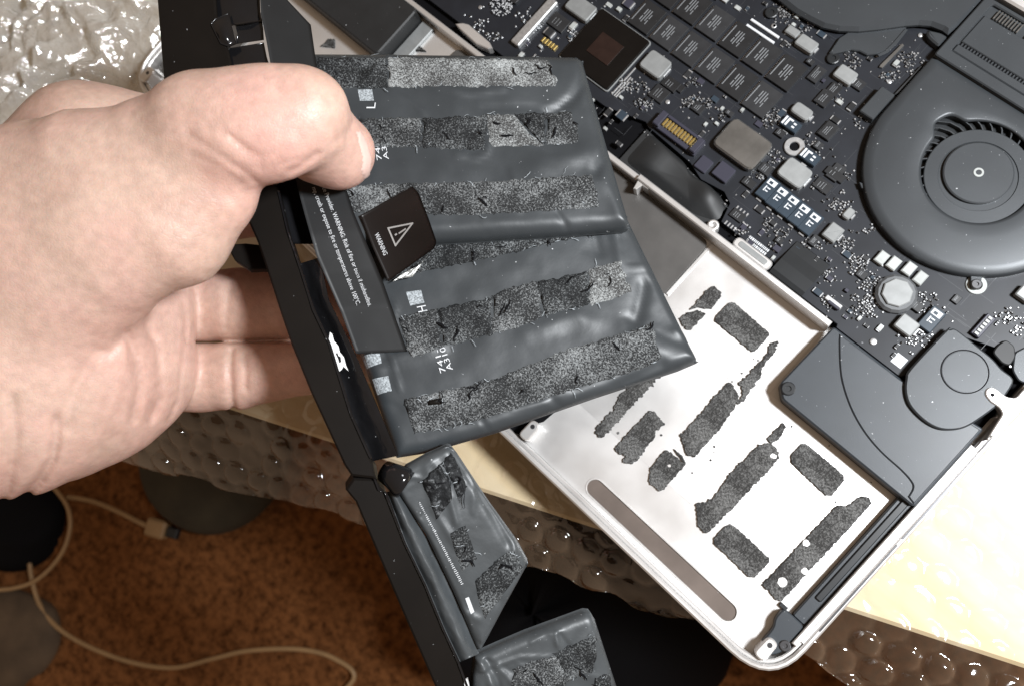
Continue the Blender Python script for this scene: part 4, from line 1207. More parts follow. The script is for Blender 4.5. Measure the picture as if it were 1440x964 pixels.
class Cell:
    def __init__(s, name, pl, off, top, bot, T, R, m, parent, creases=(), seed=0, amp=.35, nu=110, nv=64):
        s.pl, s.off, s.R, s.seed, s.amp = pl, off, R, seed, amp
        a = pl.loc(resamp(top, nu), off); b = pl.loc(resamp(bot, nu), off)
        t = (np.linspace(0, 1, nv) ** 1.0)
        t = .5 - .5 * np.cos(np.pi * np.clip(t, 0, 1)) * 1.0
        t = .6 * t + .4 * np.linspace(0, 1, nv)
        ui = np.linspace(0, nu - 1, nu)
        G = a[:, None, :] * (1 - t[None, :, None]) + b[:, None, :] * t[None, :, None]
        s.poly = np.concatenate([a, G[-1, 1:-1], b[::-1], G[0, 1:-1][::-1]])
        s.poly = s.poly[::3]
        s.cre = [(pl.loc(c, off), w, am) for c, w, am in creases]
        rc = random.Random(seed)
        for k in range(16):
            p_ = s.poly[rc.randrange(len(s.poly))] * .86 + s.poly.mean(0) * .14 + np.array([rc.gauss(0, 6), rc.gauss(0, 5)])
            an = rc.uniform(0, math.pi); l_ = rc.uniform(3, 12); cv_ = rc.uniform(-.25, .25)
            e_ = np.array([math.cos(an), math.sin(an)]); n_2 = np.array([-e_[1], e_[0]])
            s.cre.append((np.array([p_ - e_ * l_, p_ + n_2 * l_ * cv_, p_ + e_ * l_]), rc.uniform(.4, 1.1), rc.choice((-1, 1)) * rc.uniform(.18, .5)))
        xy = G.reshape(-1, 2)
        v = pl.wor(xy, s.h(xy))
        f = grid_faces(nu, nv)
        rim = [i * nv for i in range(nu)] + [(nu - 1) * nv + j for j in range(1, nv)] + [i * nv + nv - 1 for i in range(nu - 2, -1, -1)] + [j for j in range(nv - 2, 0, -1)]
        n0 = len(v); low = pl.wor(xy[rim], np.full(len(rim), off - T)); v = np.concatenate([v, low])
        k = len(rim)
        for i in range(k):
            j = (i + 1) % k; f.append((rim[j], rim[i], n0 + i, n0 + j))
        f.append([n0 + i for i in range(k)])
        s.ob = mk(name, v, f, m, parent, True)
    def h(s, xy):
        d = segdist(xy, s.poly)
        R = s.R
        rr = np.clip(R - d, 0, R)
        h = s.off - R + np.sqrt(np.maximum(R * R - rr * rr, 0))
        w = np.clip(d / R, 0, 1)
        h = h + w * (s.amp * fbm(xy[:, 0] / 22, xy[:, 1] / 14, s.seed, 3) + .32 * fbm(xy[:, 0] / 9, xy[:, 1] / 8, s.seed + 50, 2) + .12 * fbm(xy[:, 0] / 4, xy[:, 1] / 4, s.seed + 5, 2))
        for c, wd, am in s.cre:
            dd = segdist(xy, c, False)
            h = h + am * np.exp(-(dd / wd) ** 2) * np.clip(d / 1.2, 0, 1)
        return h
    def strip(s, name, top, bot, m, thick=.28, rag=1.2, seed=0, n=None):
        """an uneven torn adhesive strip lying on the cell"""
        L = np.linalg.norm(np.diff(np.asarray(top, float), axis=0), axis=1).sum(); Wd = np.linalg.norm(np.array(top[0], float) - np.array(bot[0], float))
        nu = max(6, int(L / 2.6)); nv = max(5, int(Wd / 2.6))
        a = resamp(top, nu); b = resamp(bot, nu)
        u = np.arange(nu)
        a[:, 1] += rag * (vn(u * .6, u * 0, seed) + .7 * vn(u * 1.7, u * 0, seed + 1)); b[:, 1] += rag * (vn(u * .6, u * 0, seed + 2) + .7 * vn(u * 1.7, u * 0, seed + 3))
        t = np.linspace(0, 1, nv)
        G = a[:, None] * (1 - t[None, :, None]) + b[:, None] * t[None, :, None]
        jj = np.arange(nv)
        G[0, :, 0] += rag * 2.2 * vn(jj * .5, jj * 0, seed + 4); G[-1, :, 0] += rag * 2.2 * vn(jj * .5, jj * 0, seed + 5)
        xy = s.pl.loc(G.reshape(-1, 2), s.off)
        hh = s.h(xy) + thick * (1.2 + 1.2 * fbm(xy[:, 0] / 1.6, xy[:, 1] / 1.6, seed + 9, 3) + 2.2 * np.abs(fbm(xy[:, 0] / 5, xy[:, 1] / 6, seed + 3, 2)))
        edge = np.zeros((nu, nv), bool); edge[0] = edge[-1] = True; edge[:, 0] = edge[:, -1] = True
        hh = np.where(edge.reshape(-1), s.h(xy) + .02, hh)
        s.strips = getattr(s, 'strips', []); s.strips.append((a, b, thick))
        return mk(name, s.pl.wor(xy, hh), grid_faces(nu, nv), m, s.ob, True)
    def wear(s, seed, n_tear=3, n_hair=8):
        """dark splits across the torn adhesive and pale fibres dragged out of its edges"""
        rw = random.Random(seed); tv, tf, hv_, hf_ = [], [], [], []
        def ribbon(pts, w, lift, V, Fc):
            P = s.pl.loc(np.array(pts), s.off); k = len(V); H = s.h(P) + lift
            for i in range(len(P)):
                e = P[min(i + 1, len(P) - 1)] - P[max(i - 1, 0)]; e = e / (np.linalg.norm(e) + 1e-9); n = np.array([-e[1], e[0]])
                ww = w * (.25 + .75 * math.sin(math.pi * (i + .3) / (len(P) - .4))) * rw.uniform(.6, 1.3)
                V += [tuple(P[i] + n * ww) + (H[i],), tuple(P[i] - n * ww) + (H[i] + .02,)]
            for i in range(len(P) - 1): Fc.append((k + 2 * i, k + 2 * i + 2, k + 2 * i + 3, k + 2 * i + 1))
        for a, b, th in s.strips:
            L = len(a)
            for k in range(max(2, int(n_tear * L / 60))):
                i = rw.randrange(1, L - 1); t = rw.uniform(.1, .8); p = a[i] * (1 - t) + b[i] * t
                an = rw.choice((rw.gauss(1.2, .4), rw.gauss(0, .5))); pts = []
                for j in range(rw.randint(4, 8)):
                    pts.append(p.copy()); an += rw.gauss(0, .55); p = p + np.array([math.cos(an), math.sin(an)]) * rw.uniform(2, 4.5)
                ribbon(pts, rw.uniform(.12, .34), th * 2.9, tv, tf)
            for k in range(max(3, int(n_hair * L / 60))):
                i = rw.randrange(0, L); p = (a if rw.random() < .5 else b)[i] + np.array([rw.gauss(0, 1), rw.gauss(0, 1.2)])
                an = rw.gauss(0, .5); pts = []
                for j in range(rw.randint(3, 6)):
                    pts.append(p.copy()); an += rw.gauss(0, .5); p = p + np.array([math.cos(an), math.sin(an)]) * rw.uniform(1.5, 3.5)
                ribbon(pts, rw.uniform(.05, .10), th * 1.6 + .15, hv_, hf_)
        for nm, V, Fc, m_ in (('tear_lines', tv, tf, 'void'), ('adhesive_fibres', hv_, hf_, 'code')):
            V = np.array(V); mk(nm, s.pl.wor(V[:, :2], V[:, 2]), Fc, m_, s.ob)['kind'] = 'stuff'

def sheet(name, pl, left, right, off, m, parent, nu=40, nv=12, wave=None, thick=.2):
    a = resamp(left, nu); b = resamp(right, nu); t = np.linspace(0, 1, nv); u = np.linspace(0, 1, nu)
    G = a[:, None] * (1 - t[None, :, None]) + b[:, None] * t[None, :, None]
    UU, TT = np.meshgrid(u, t, indexing='ij')
    H = off(UU, TT) if callable(off) else np.full(UU.shape, float(off))
    if wave is not None: H = H + wave(UU, TT)
    V = []
    Pm = G.reshape(-1, 2)
    hf = H.reshape(-1)
    d = np.stack([(Pm[:, 0] - CX) / F, -(Pm[:, 1] - CY) / F, -np.ones(len(Pm))], 1)
    tt = (pl.O @ pl.n + hf) / (d @ pl.n)
    C3 = d * tt[:, None]
    v1 = camw(C3); v2 = camw(C3 - pl.n * thick)
    g = grid_faces(nu, nv); k = nu * nv
    rim = [i * nv for i in range(nu)] + [(nu - 1) * nv + j for j in range(1, nv)] + [i * nv + nv - 1 for i in range(nu - 2, -1, -1)] + [j for j in range(nv - 2, 0, -1)]
    f = g + [tuple(i + k for i in q_)[::-1] for q_ in g]
    for i in range(len(rim)):
        j = (i + 1) % len(rim); f.append((rim[i], rim[j], rim[j] + k, rim[i] + k))
    o = mk(name, np.concatenate([v1, v2]), f, m, parent, True)
    return o

def slab(name, pl, poly, off, thick, m, parent, ch=.4, smooth=False):
    xy = ccw(pl.loc(poly, off)); n = len(xy); tp = inset(xy, ch)
    v = np.concatenate([pl.wor(xy, np.full(n, off - thick)), pl.wor(xy, np.full(n, off - ch)), pl.wor(tp, np.full(n, off))])
    f = [list(range(n))[::-1], list(range(2 * n, 3 * n))]
    for k in (0, 1):
        for i in range(n):
            j = (i + 1) % n; f.append((k * n + i, k * n + j, (k + 1) * n + j, (k + 1) * n + i))
    return mk(name, v, f, m, parent, smooth)

def lettering(name, text, pl, p0, p1, upd, cap, off, m, parent, bend=None):
    """a line of print from pixel p0 to p1, letters rising towards upd, cap height in pixels"""
    v, f, w, ch = glyphs(text)
    p0 = np.array(p0, float); p1 = np.array(p1, float); upd = np.array(upd, float); upd /= np.linalg.norm(upd)
    P = p0 + (v[:, :1] / w) * (p1 - p0) + (v[:, 1:2] / ch) * cap * upd
    uu = v[:, 0] / w
    H = off(P) if callable(off) else np.full(len(P), float(off))
    d = np.stack([(P[:, 0] - CX) / F, -(P[:, 1] - CY) / F, -np.ones(len(P))], 1)
    tt = (pl.O @ pl.n + H) / (d @ pl.n)
    return mk(name, camw(d * tt[:, None]), f, m, parent)

PA = Plane(640, 320, 216.0, 12.0, 3.0)
pack = thing('battery_pack', 'black laptop battery pack with torn adhesive strips, held up in the hand', 'battery', camw(Wc(600, 420, 222)))

# plastic frame that the cells hang from
fr_poly = [(218, -40), (224, 40), (230, 112), (290, 240), (340, 290), (362, 340), (375, 379), (395, 441), (409, 482), (437, 551), (484, 653), (494, 668), (528, 672), (524, 650),
           (521, 644), (493, 582), (462, 482), (440, 436), (423, 381), (404, 324), (391, 270), (360, 150), (330, 110), (318, 60), (304, 20), (300, -40)]
frame = slab('frame', PA, fr_poly, .6, 8.0, 'spine', pack, .5)
slab('frame_bracket', PA, [(318, 344), (345, 342), (372, 345), (384, 378), (350, 379), (330, 366)], -8.5, 3, 'spine', pack, .3)
sheet('frame_edge', PA, [(390, 268), (403, 324), (422, 381), (439, 436), (461, 482), (492, 582), (520, 644)], [(393.5, 268), (406, 324), (425, 381), (443, 436), (465, 482), (495.5, 582), (524, 644)],
      lambda u, t: .9 + 0 * u, 'gloss', frame, 90, 4, lambda u, t: .25 * vn(u * 60, t * 0, 3))
# shiny folded film in the channel beside the frame
def wav(sd, am):
    return lambda u, t: am * (fbm(u * 6, t * 1.6, sd, 3) - 1.3 * np.sin(math.pi * t))
sheet('channel_film', PA, [(300, -40), (303, 20), (312, 38)], [(364, -40), (366, 18), (368, 30)], -1.2, 'gloss', pack, 26, 22, lambda u, t: 1.6 * np.sin(math.pi * t) + .4 * fbm(u * 4, t * 3, 5, 2))
sheet('channel_film', PA, [(329, 30), (334, 48), (330, 62)], [(368, 26), (370, 40), (371, 56)], -1.6, 'gloss', pack, 20, 14, lambda u, t: .9 * np.sin(math.pi * u * 1.0))
sheet('channel_film', PA, [(322, 68), (316, 85), (318, 108), (330, 140)], [(371, 60), (375, 80), (383, 106), (394, 140)], -1.4, 'gloss', pack, 30, 20, lambda u, t: 1.6 * np.sin(math.pi * t) * (.4 + u) + .3 * fbm(u * 5, t * 3, 6, 2))
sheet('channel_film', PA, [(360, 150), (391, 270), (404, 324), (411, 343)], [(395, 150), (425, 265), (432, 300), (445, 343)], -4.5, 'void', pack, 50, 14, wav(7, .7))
sheet('channel_film', PA, [(417, 372), (423, 385), (440, 436), (462, 482), (493, 582), (523, 648)], [(450, 362), (462, 420), (500, 498), (537, 585), (560, 640)], -2.4, 'gloss', pack, 90, 26,
      lambda u, t: -1.6 * np.cos(math.pi * t) * .9 + .5 * fbm(u * 9, t * 2, 8, 3))
tf = slab('glint_and_torn_film', PA, zp('Q', [(205, 150), (215, 158), (224, 190), (243, 212), (250, 240), (268, 262), (278, 300), (290, 326), (266, 304), (258, 318), (246, 328), (238, 296), (226, 262), (210, 236), (197, 200)]), .1, .35, 'glint_and_white_film', pack, .05)  # white slab: a glint on the glossy channel film, painted as colour
slab('glint_gap', PA, zp('Q', [(232, 248), (238, 240), (244, 256), (254, 262), (256, 284), (248, 290), (242, 270)]), .13, .3, 'void', pack, .03)  # dark break inside the painted glint

# cell L (upper) and cell H (lower), real pouches with slumped, creased film
cH = Cell('cell', PA, -6.4, [(452, 345), (600, 322), (760, 296), (884, 300)], [(556, 641), (600, 634), (700, 605), (840, 556), (960, 517), (986, 506)], 5.4, 3.6, 'pouch', pack,
          [([(900, 330), (925, 372), (945, 398)], 1.0, -.7), ([(862, 310), (868, 345), (872, 372)], 1.6, .5), ([(905, 400), (898, 440), (890, 460)], 1.8, -.7), ([(985, 500), (930, 490), (890, 470)], 4, .8),
           ([(835, 325), (842, 355)], 1.4, -.4), ([(930, 512), (880, 535), (870, 545)], 1.6, -.6), ([(740, 470), (780, 455), (810, 445)], 2.5, .5), ([(560, 505), (620, 486)], 2.0, .6)], 11, .55)
cL = Cell('cell', PA, 0.0, [(408, 68), (560, 69), (700, 71), (812, 73), (822, 78)], [(480, 345), (610, 336), (750, 328), (884, 318), (890, 314)], 5.2, 4.2, 'pouch', pack,
          [([(826, 108), (806, 138), (788, 152), (770, 162)], 1.3, -.8), ([(868, 196), (850, 222), (838, 244)], 1.3, -.7), ([(548, 128), (575, 142), (596, 158)], .7, .35), ([(680, 154), (740, 150), (790, 158)], .8, -.3),
           ([(820, 215), (770, 225), (760, 230)], 4.0, .7), ([(640, 215), (668, 222), (684, 214), (688, 196)], .7, .5), ([(852, 140), (840, 100)], 3, -.3), ([(880, 300), (840, 250)], 3, .5)], 23, .45)
cL.ob['label'] = 'upper flat cell marked L'; cH.ob['label'] = 'lower flat cell marked H'
# adhesive on L
sd = 200
def add(cell, items):
    global sd
    for tone, top_, bot_ in items:
        sd += 13
        cell.strip('adhesive_strip', top_, bot_, 'foam_' + tone, {'dark': .42, 'black': .5, 'mid': .32, 'light': .26}[tone], 3.0, sd)
add(cL, [('dark', [(430, 80), (480, 80), (544, 82)], [(440, 122), (490, 124), (546, 123)]), ('light', [(545, 79), (660, 82), (772, 83)], [(547, 123), (660, 122), (784, 122)]),
         ('mid', [(488, 168), (540, 167), (594, 166)], [(500, 206), (550, 207), (592, 207)]), ('dark', [(596, 166), (640, 165), (683, 162)], [(594, 208), (640, 210), (682, 211)]),
         ('light', [(685, 162), (700, 161), (721, 160)], [(690, 207), (725, 206), (764, 205)]), ('dark', [(723, 160), (745, 159), (767, 158)], [(758, 198), (762, 203), (766, 203)]),
         ('mid', [(769, 158), (790, 157), (806, 157)], [(768, 204), (790, 204), (814, 203)]),
         ('mid', [(476, 262), (560, 259), (700, 255), (770, 250), (833, 246)], [(485, 300), (610, 303), (700, 301), (770, 297), (841, 290)])])
# adhesive on H
add(cH, [('dark', [(540, 352), (600, 340), (700, 338), (830, 326)], [(545, 396), (600, 381), (700, 361), (832, 329)]),
         ('mid', [(560, 448), (585, 440), (614, 434)], [(577, 502), (595, 500), (622, 488)]), ('dark', [(616, 434), (650, 427), (692, 418)], [(624, 487), (650, 481), (691, 470)]),
         ('mid', [(694, 417), (712, 406), (753, 396)], [(692, 469), (720, 463), (764, 446)]), ('dark', [(755, 396), (790, 390), (826, 380)], [(766, 445), (800, 436), (828, 430)]),
         ('light', [(828, 379), (850, 372), (872, 367)], [(830, 429), (860, 421), (888, 411)]),
         ('mid', [(566, 562), (640, 546), (700, 531), (790, 494), (800, 490), (868, 472), (915, 455)], [(582, 608), (640, 600), (700, 582), (760, 562), (850, 534), (900, 518), (930, 504)])])
cH.strip('bare_patch', [(599, 562), (621, 558)], [(600, 571), (624, 569)], 'spine', .5, .5, 77)
cL.wear(5); cH.wear(9)
# printing on the cells
lettering('cell_print', 'L', PA, (527.5, 152.5), (528.5, 144.5), (-1, 0), 12.5, .35, 'print', cL.ob)
lettering('cell_print', '74', PA, (537, 225), (534, 207), (-1, 0.1), 7, .35, 'print', cL.ob)
lettering('cell_print', 'A3', PA, (547, 224), (543, 206), (-1, 0.1), 7, .35, 'print', cL.ob)
lettering('cell_print', 'H', PA, (601, 437), (598.5, 429), (-1, .2), 13, -5.95, 'print', cH.ob)
lettering('cell_print', '741-9', PA, (627, 522), (614, 481), (-1, .3), 8, -5.9, 'print', cH.ob)
lettering('cell_print', 'A310', PA, (637, 519), (625, 487), (-1, .3), 8, -5.9, 'print', cH.ob)
def codepatch(cell, c, m='code'):
    xy = cell.pl.loc(np.array(c, float), cell.off)
    g = [(xy[0] * (1 - a) + xy[1] * a) * (1 - b) + (xy[3] * (1 - a) + xy[2] * a) * b for a in np.linspace(0, 1, 8) for b in np.linspace(0, 1, 8)]
    g = np.array(g)
    mk('code_patch', cell.pl.wor(g, cell.h(g) + .12), grid_faces(8, 8), m, cell.ob)
codepatch(cL, [(503, 126), (523, 125), (526, 142), (506, 142)])
codepatch(cH, [(571, 411), (592, 408), (597, 426), (577, 430)])
codepatch(cH, [(523, 532), (546, 528), (551, 549), (530, 554)])
codepatch(cH, [(508, 499), (534, 497), (537, 510), (515, 517)])

# warning label: a strip along the cells with a peeled-up tab
def lab_off(u, t):
    y = np.interp(u, [0, .68, .78, .88, 1], [1.3, 1.3, -.6, -4.2, -5.6])
    return y + .12 * fbm(u * 14, t * 2, 4, 2)
LL = [(364, -40), (367, 20), (375, 60), (383, 105), (395, 150), (418, 262), (428, 300), (445, 360), (480, 440), (501, 497)]
LR = [(396, -40), (404, 0), (437, 35), (446, 98), (460, 150), (486, 262), (498, 300), (519, 350), (540, 400), (573, 494)]
lab = sheet('warning_label', PA, LL, LR, lab_off, 'label', pack, 110, 14)
la = resamp(LL, 200); lb = resamp(LR, 200)
def on_label(P):
    mid_ = (la + lb) / 2
    i = np.argmin(((P[:, None, :] - mid_[None]) ** 2).sum(-1), 1)
    return lab_off(i / 199.0, np.full(len(P), .5)) + .22
zt = lambda pts: zp('P', pts)
b1 = zt([(583, 108), (868, 838)]); b2 = zt([(520, 108), (795, 832)])
lettering('label_print', 'ce Provider. WARNING: Risk of fire or burn if mishandled.', PA, b1[0], b1[1], (1, -.38), 6.2, on_label, 'print', lab)
lettering('label_print', 'mp, crush or expose to fire or temperatures above 100°C.', PA, b2[0], b2[1], (1, -.38), 6.2, on_label, 'print', lab)
FLL = [(507, 303), (525, 350), (546, 396)]; FLR = [(580, 262), (589, 272), (602, 305), (614, 340), (611, 349)]
def fl_off(u, t):
    return np.interp(u, [0, .5, 1], [1.4, .6, -.6]) * (1 - t) + t * t * 5.5 + .5 * np.sin(math.pi * t)
flap = sheet('label_flap', PA, FLL, FLR, fl_off, 'flap', pack, 26, 22)
fa = resamp(FLL, 60); fb_ = resamp(FLR, 60); tts = np.linspace(0, 1, 60)
fg = fa[:, None] * (1 - tts[None, :, None]) + fb_[:, None] * tts[None, :, None]
def on_flap(P):
    i = np.argmin(((P[:, None, :] - fg.reshape(1, -1, 2)) ** 2).sum(-1), 1)
    return fl_off((i // 60) / 59.0, (i % 60) / 59.0) + .25
w0, w1 = zt([(905, 392), (962, 524)])
lettering('label_print', 'WARNING', PA, w0, w1, (1, -.42), 6.4, on_flap, 'print', flap)
def stroke_px(name, pts, w, offf, m, parent, closed=False):
    P = np.array(pts, float); V = []; Fc = []
    seg = list(zip(P, np.roll(P, -1, 0))) if closed else list(zip(P[:-1], P[1:]))
    for a, b in seg:
        e = (b - a) / np.linalg.norm(b - a); n = np.array([-e[1], e[0]]) * w / 2; k = len(V)
        a2, b2_ = a - e * w * .4, b + e * w * .4
        for s_ in range(5):
            c = a2 + (b2_ - a2) * s_ / 4
            V += [c + n, c - n]
        Fc += [(k + 2 * s_, k + 2 * s_ + 2, k + 2 * s_ + 3, k + 2 * s_ + 1) for s_ in range(4)]
    V = np.array(V); H = offf(V)
    d = np.stack([(V[:, 0] - CX) / F, -(V[:, 1] - CY) / F, -np.ones(len(V))], 1)
    tt = (PA.O @ PA.n + H) / (d @ PA.n)
    return mk(name, camw(d * tt[:, None]), Fc, m, parent)
M['print_mid'] = mat('grey_print', (.30, .29, .28), .5)
stroke_px('warning_triangle', zt([(990, 355), (1140, 325), (1035, 462)]), 2.2, on_flap, 'print_mid', flap, True)
stroke_px('warning_mark', zt([(1058, 386), (1096, 360)]), 2.0, on_flap, 'print_mid', flap)
stroke_px('warning_dot', zt([(1034, 396), (1041, 392)]), 2.2, on_flap, 'print_mid', flap)
sheet('torn_backing', PA, [(552, 396), (562, 392), (580, 389)], [(566, 385), (592, 372), (602, 358)], -3.6, 'silver', pack, 24, 12, lambda u, t: .7 * fbm(u * 9, t * 5, 3, 3))

# joint and the lower run of the frame
PB = Plane(600, 790, 208.0, -6.0, 12.0)
pj = [camw(Wc(541, 662, 206)), camw(Wc(552, 668, 205)), camw(Wc(566, 677, 204.5)), camw(Wc(572, 681, 204.5))]
mk('joint', *tube(pj, 3.6, 20, [2.8, 3.2, 4.0, 3.7]), 'gloss', pack, True)
lf = [(486, 688), (497, 672), (526, 673), (541, 691), (569, 763), (598, 823), (623, 884), (644, 930), (672, 1000), (632, 1010), (566, 859), (500, 705)]
low = slab('frame', PB, lf, .4, 7.0, 'spine', pack, .5)
sheet('frame_edge', PB, [(525, 672), (532, 690), (540, 691), (568, 763), (597, 823), (622, 884), (643, 930), (668, 1000)], [(529, 672), (535, 690), (544, 691), (571, 763), (600, 823), (625, 884), (646, 930), (672, 1000)],
      1.0, 'gloss', low, 80, 4, lambda u, t: .35 * vn(u * 70, t * 0, 13))
sheet('cell_flange', PB, [(544, 691), (571, 763), (600, 823), (625, 884), (647, 930)], [(560, 688), (596, 748), (630, 818), (658, 880), (674, 918)], -.8, 'pouch2', pack, 80, 22,
      lambda u, t: 1.3 * np.sin(math.pi * (t * 1.6 - .2)) + .5 * fbm(u * 10, t * 2.5, 17, 3))
cM = Cell('cell', PB, .6, [(558, 690), (600, 755), (640, 838), (674, 918)], [(571, 657), (600, 641), (634, 626), (645, 640), (690, 708), (730, 763), (745, 790), (742, 800), (710, 858), (678, 918)], 3.4, 2.4, 'pouch2', pack,
          [([(640, 640), (690, 720), (715, 765)], 1.0, -.6), ([(600, 640), (620, 660), (628, 690)], .8, .5), ([(563, 693), (610, 770), (660, 880)], 1.0, .6), ([(633, 700), (642, 735)], .8, .6)], 31, .4, 80, 50)
cM.ob['label'] = 'thin dusty cell below the joint'
cM.strip('adhesive_strip', [(592, 676), (604, 702), (614, 732)], [(618, 652), (634, 676), (636, 700)], 'foam_black', .5, 3.0, 401)
cM.strip('adhesive_strip', [(620, 650), (636, 676), (645, 706)], [(634, 634), (648, 660), (656, 684)], 'foam_black', .4, 3.0, 433)
cM.strip('adhesive_strip', [(632, 748), (640, 775), (650, 802)], [(654, 738), (662, 760), (670, 784)], 'foam_dark', .3, 1.2, 407)
cM.strip('adhesive_strip', [(668, 816), (672, 840), (682, 870)], [(702, 782), (722, 772), (736, 798)], 'foam_dark', .35, 2.0, 411)
V = []; Fc = []
for k in range(46):
    t = k / 46; c = np.array([590, 706]) * (1 - t) + np.array([651, 822]) * t + np.array([random.uniform(-.3, .3), 0])
    e = np.array([.46, .88]); n = np.array([.88, -.46]); l = 1.0; w = random.uniform(1.2, 2.6) * (1 + t)
    j = len(V); V += [c - e * l * .5 - n * w * .5, c + e * l * .5 - n * w * .5, c + e * l * .5 + n * w * .5, c - e * l * .5 + n * w * .5]; Fc.append((j, j + 1, j + 2, j + 3))
xy = PB.loc(np.array(V), .6); mk('cell_print', PB.wor(xy, cM.h(xy) + .2), Fc, 'print', cM.ob)['kind'] = 'stuff'
codepatch(cM, [(654, 840), (659, 838), (667, 859), (662, 862)], 'print')
cN = Cell('cell', PB, .2, [(669, 927), (700, 913), (742, 895), (826, 864), (834, 865), (840, 875)], [(660, 1010), (700, 1010), (742, 1010), (800, 1010), (850, 1010), (884, 1010)], 4.5, 2.6, 'pouch2', pack,
          [([(676, 930), (690, 950), (697, 990)], 1.2, .8), ([(684, 930), (700, 960), (705, 990)], 1.0, -.8), ([(782, 888), (783, 905)], .6, .5), ([(700, 935), (730, 970)], .6, .4)], 41, .5, 80, 40)
cN.ob['label'] = 'lowest cell, cut off by the bottom of the photo'
cN.strip('adhesive_strip', [(722, 938), (755, 926), (792, 918)], [(716, 985), (755, 985), (800, 985)], 'foam_mid', .3, 3, 421)
cN.strip('adhesive_strip', [(778, 918), (805, 905), (838, 890)], [(800, 958), (815, 950), (834, 944)], 'foam_dark', .3, 3, 427)
cN.strip('adhesive_strip', [(834, 952), (846, 948), (856, 946)], [(838, 985), (850, 985), (864, 985)], 'foam_dark', .3, 2, 431)
sheet('channel_film', PA, [(296, 34), (304, 26), (322, 18)], [(310, 62), (322, 66), (332, 62)], 1.0, 'gloss', pack, 16, 12, lambda u, t: 1.8 * np.sin(math.pi * t) * np.sin(math.pi * u))
sheet('glint_and_torn_film', PB, [(652, 956), (660, 1000)], [(658, 952), (668, 1000)], .9, 'glint_and_white_film', pack, 12, 4)

cM.wear(14); cN.wear(15)

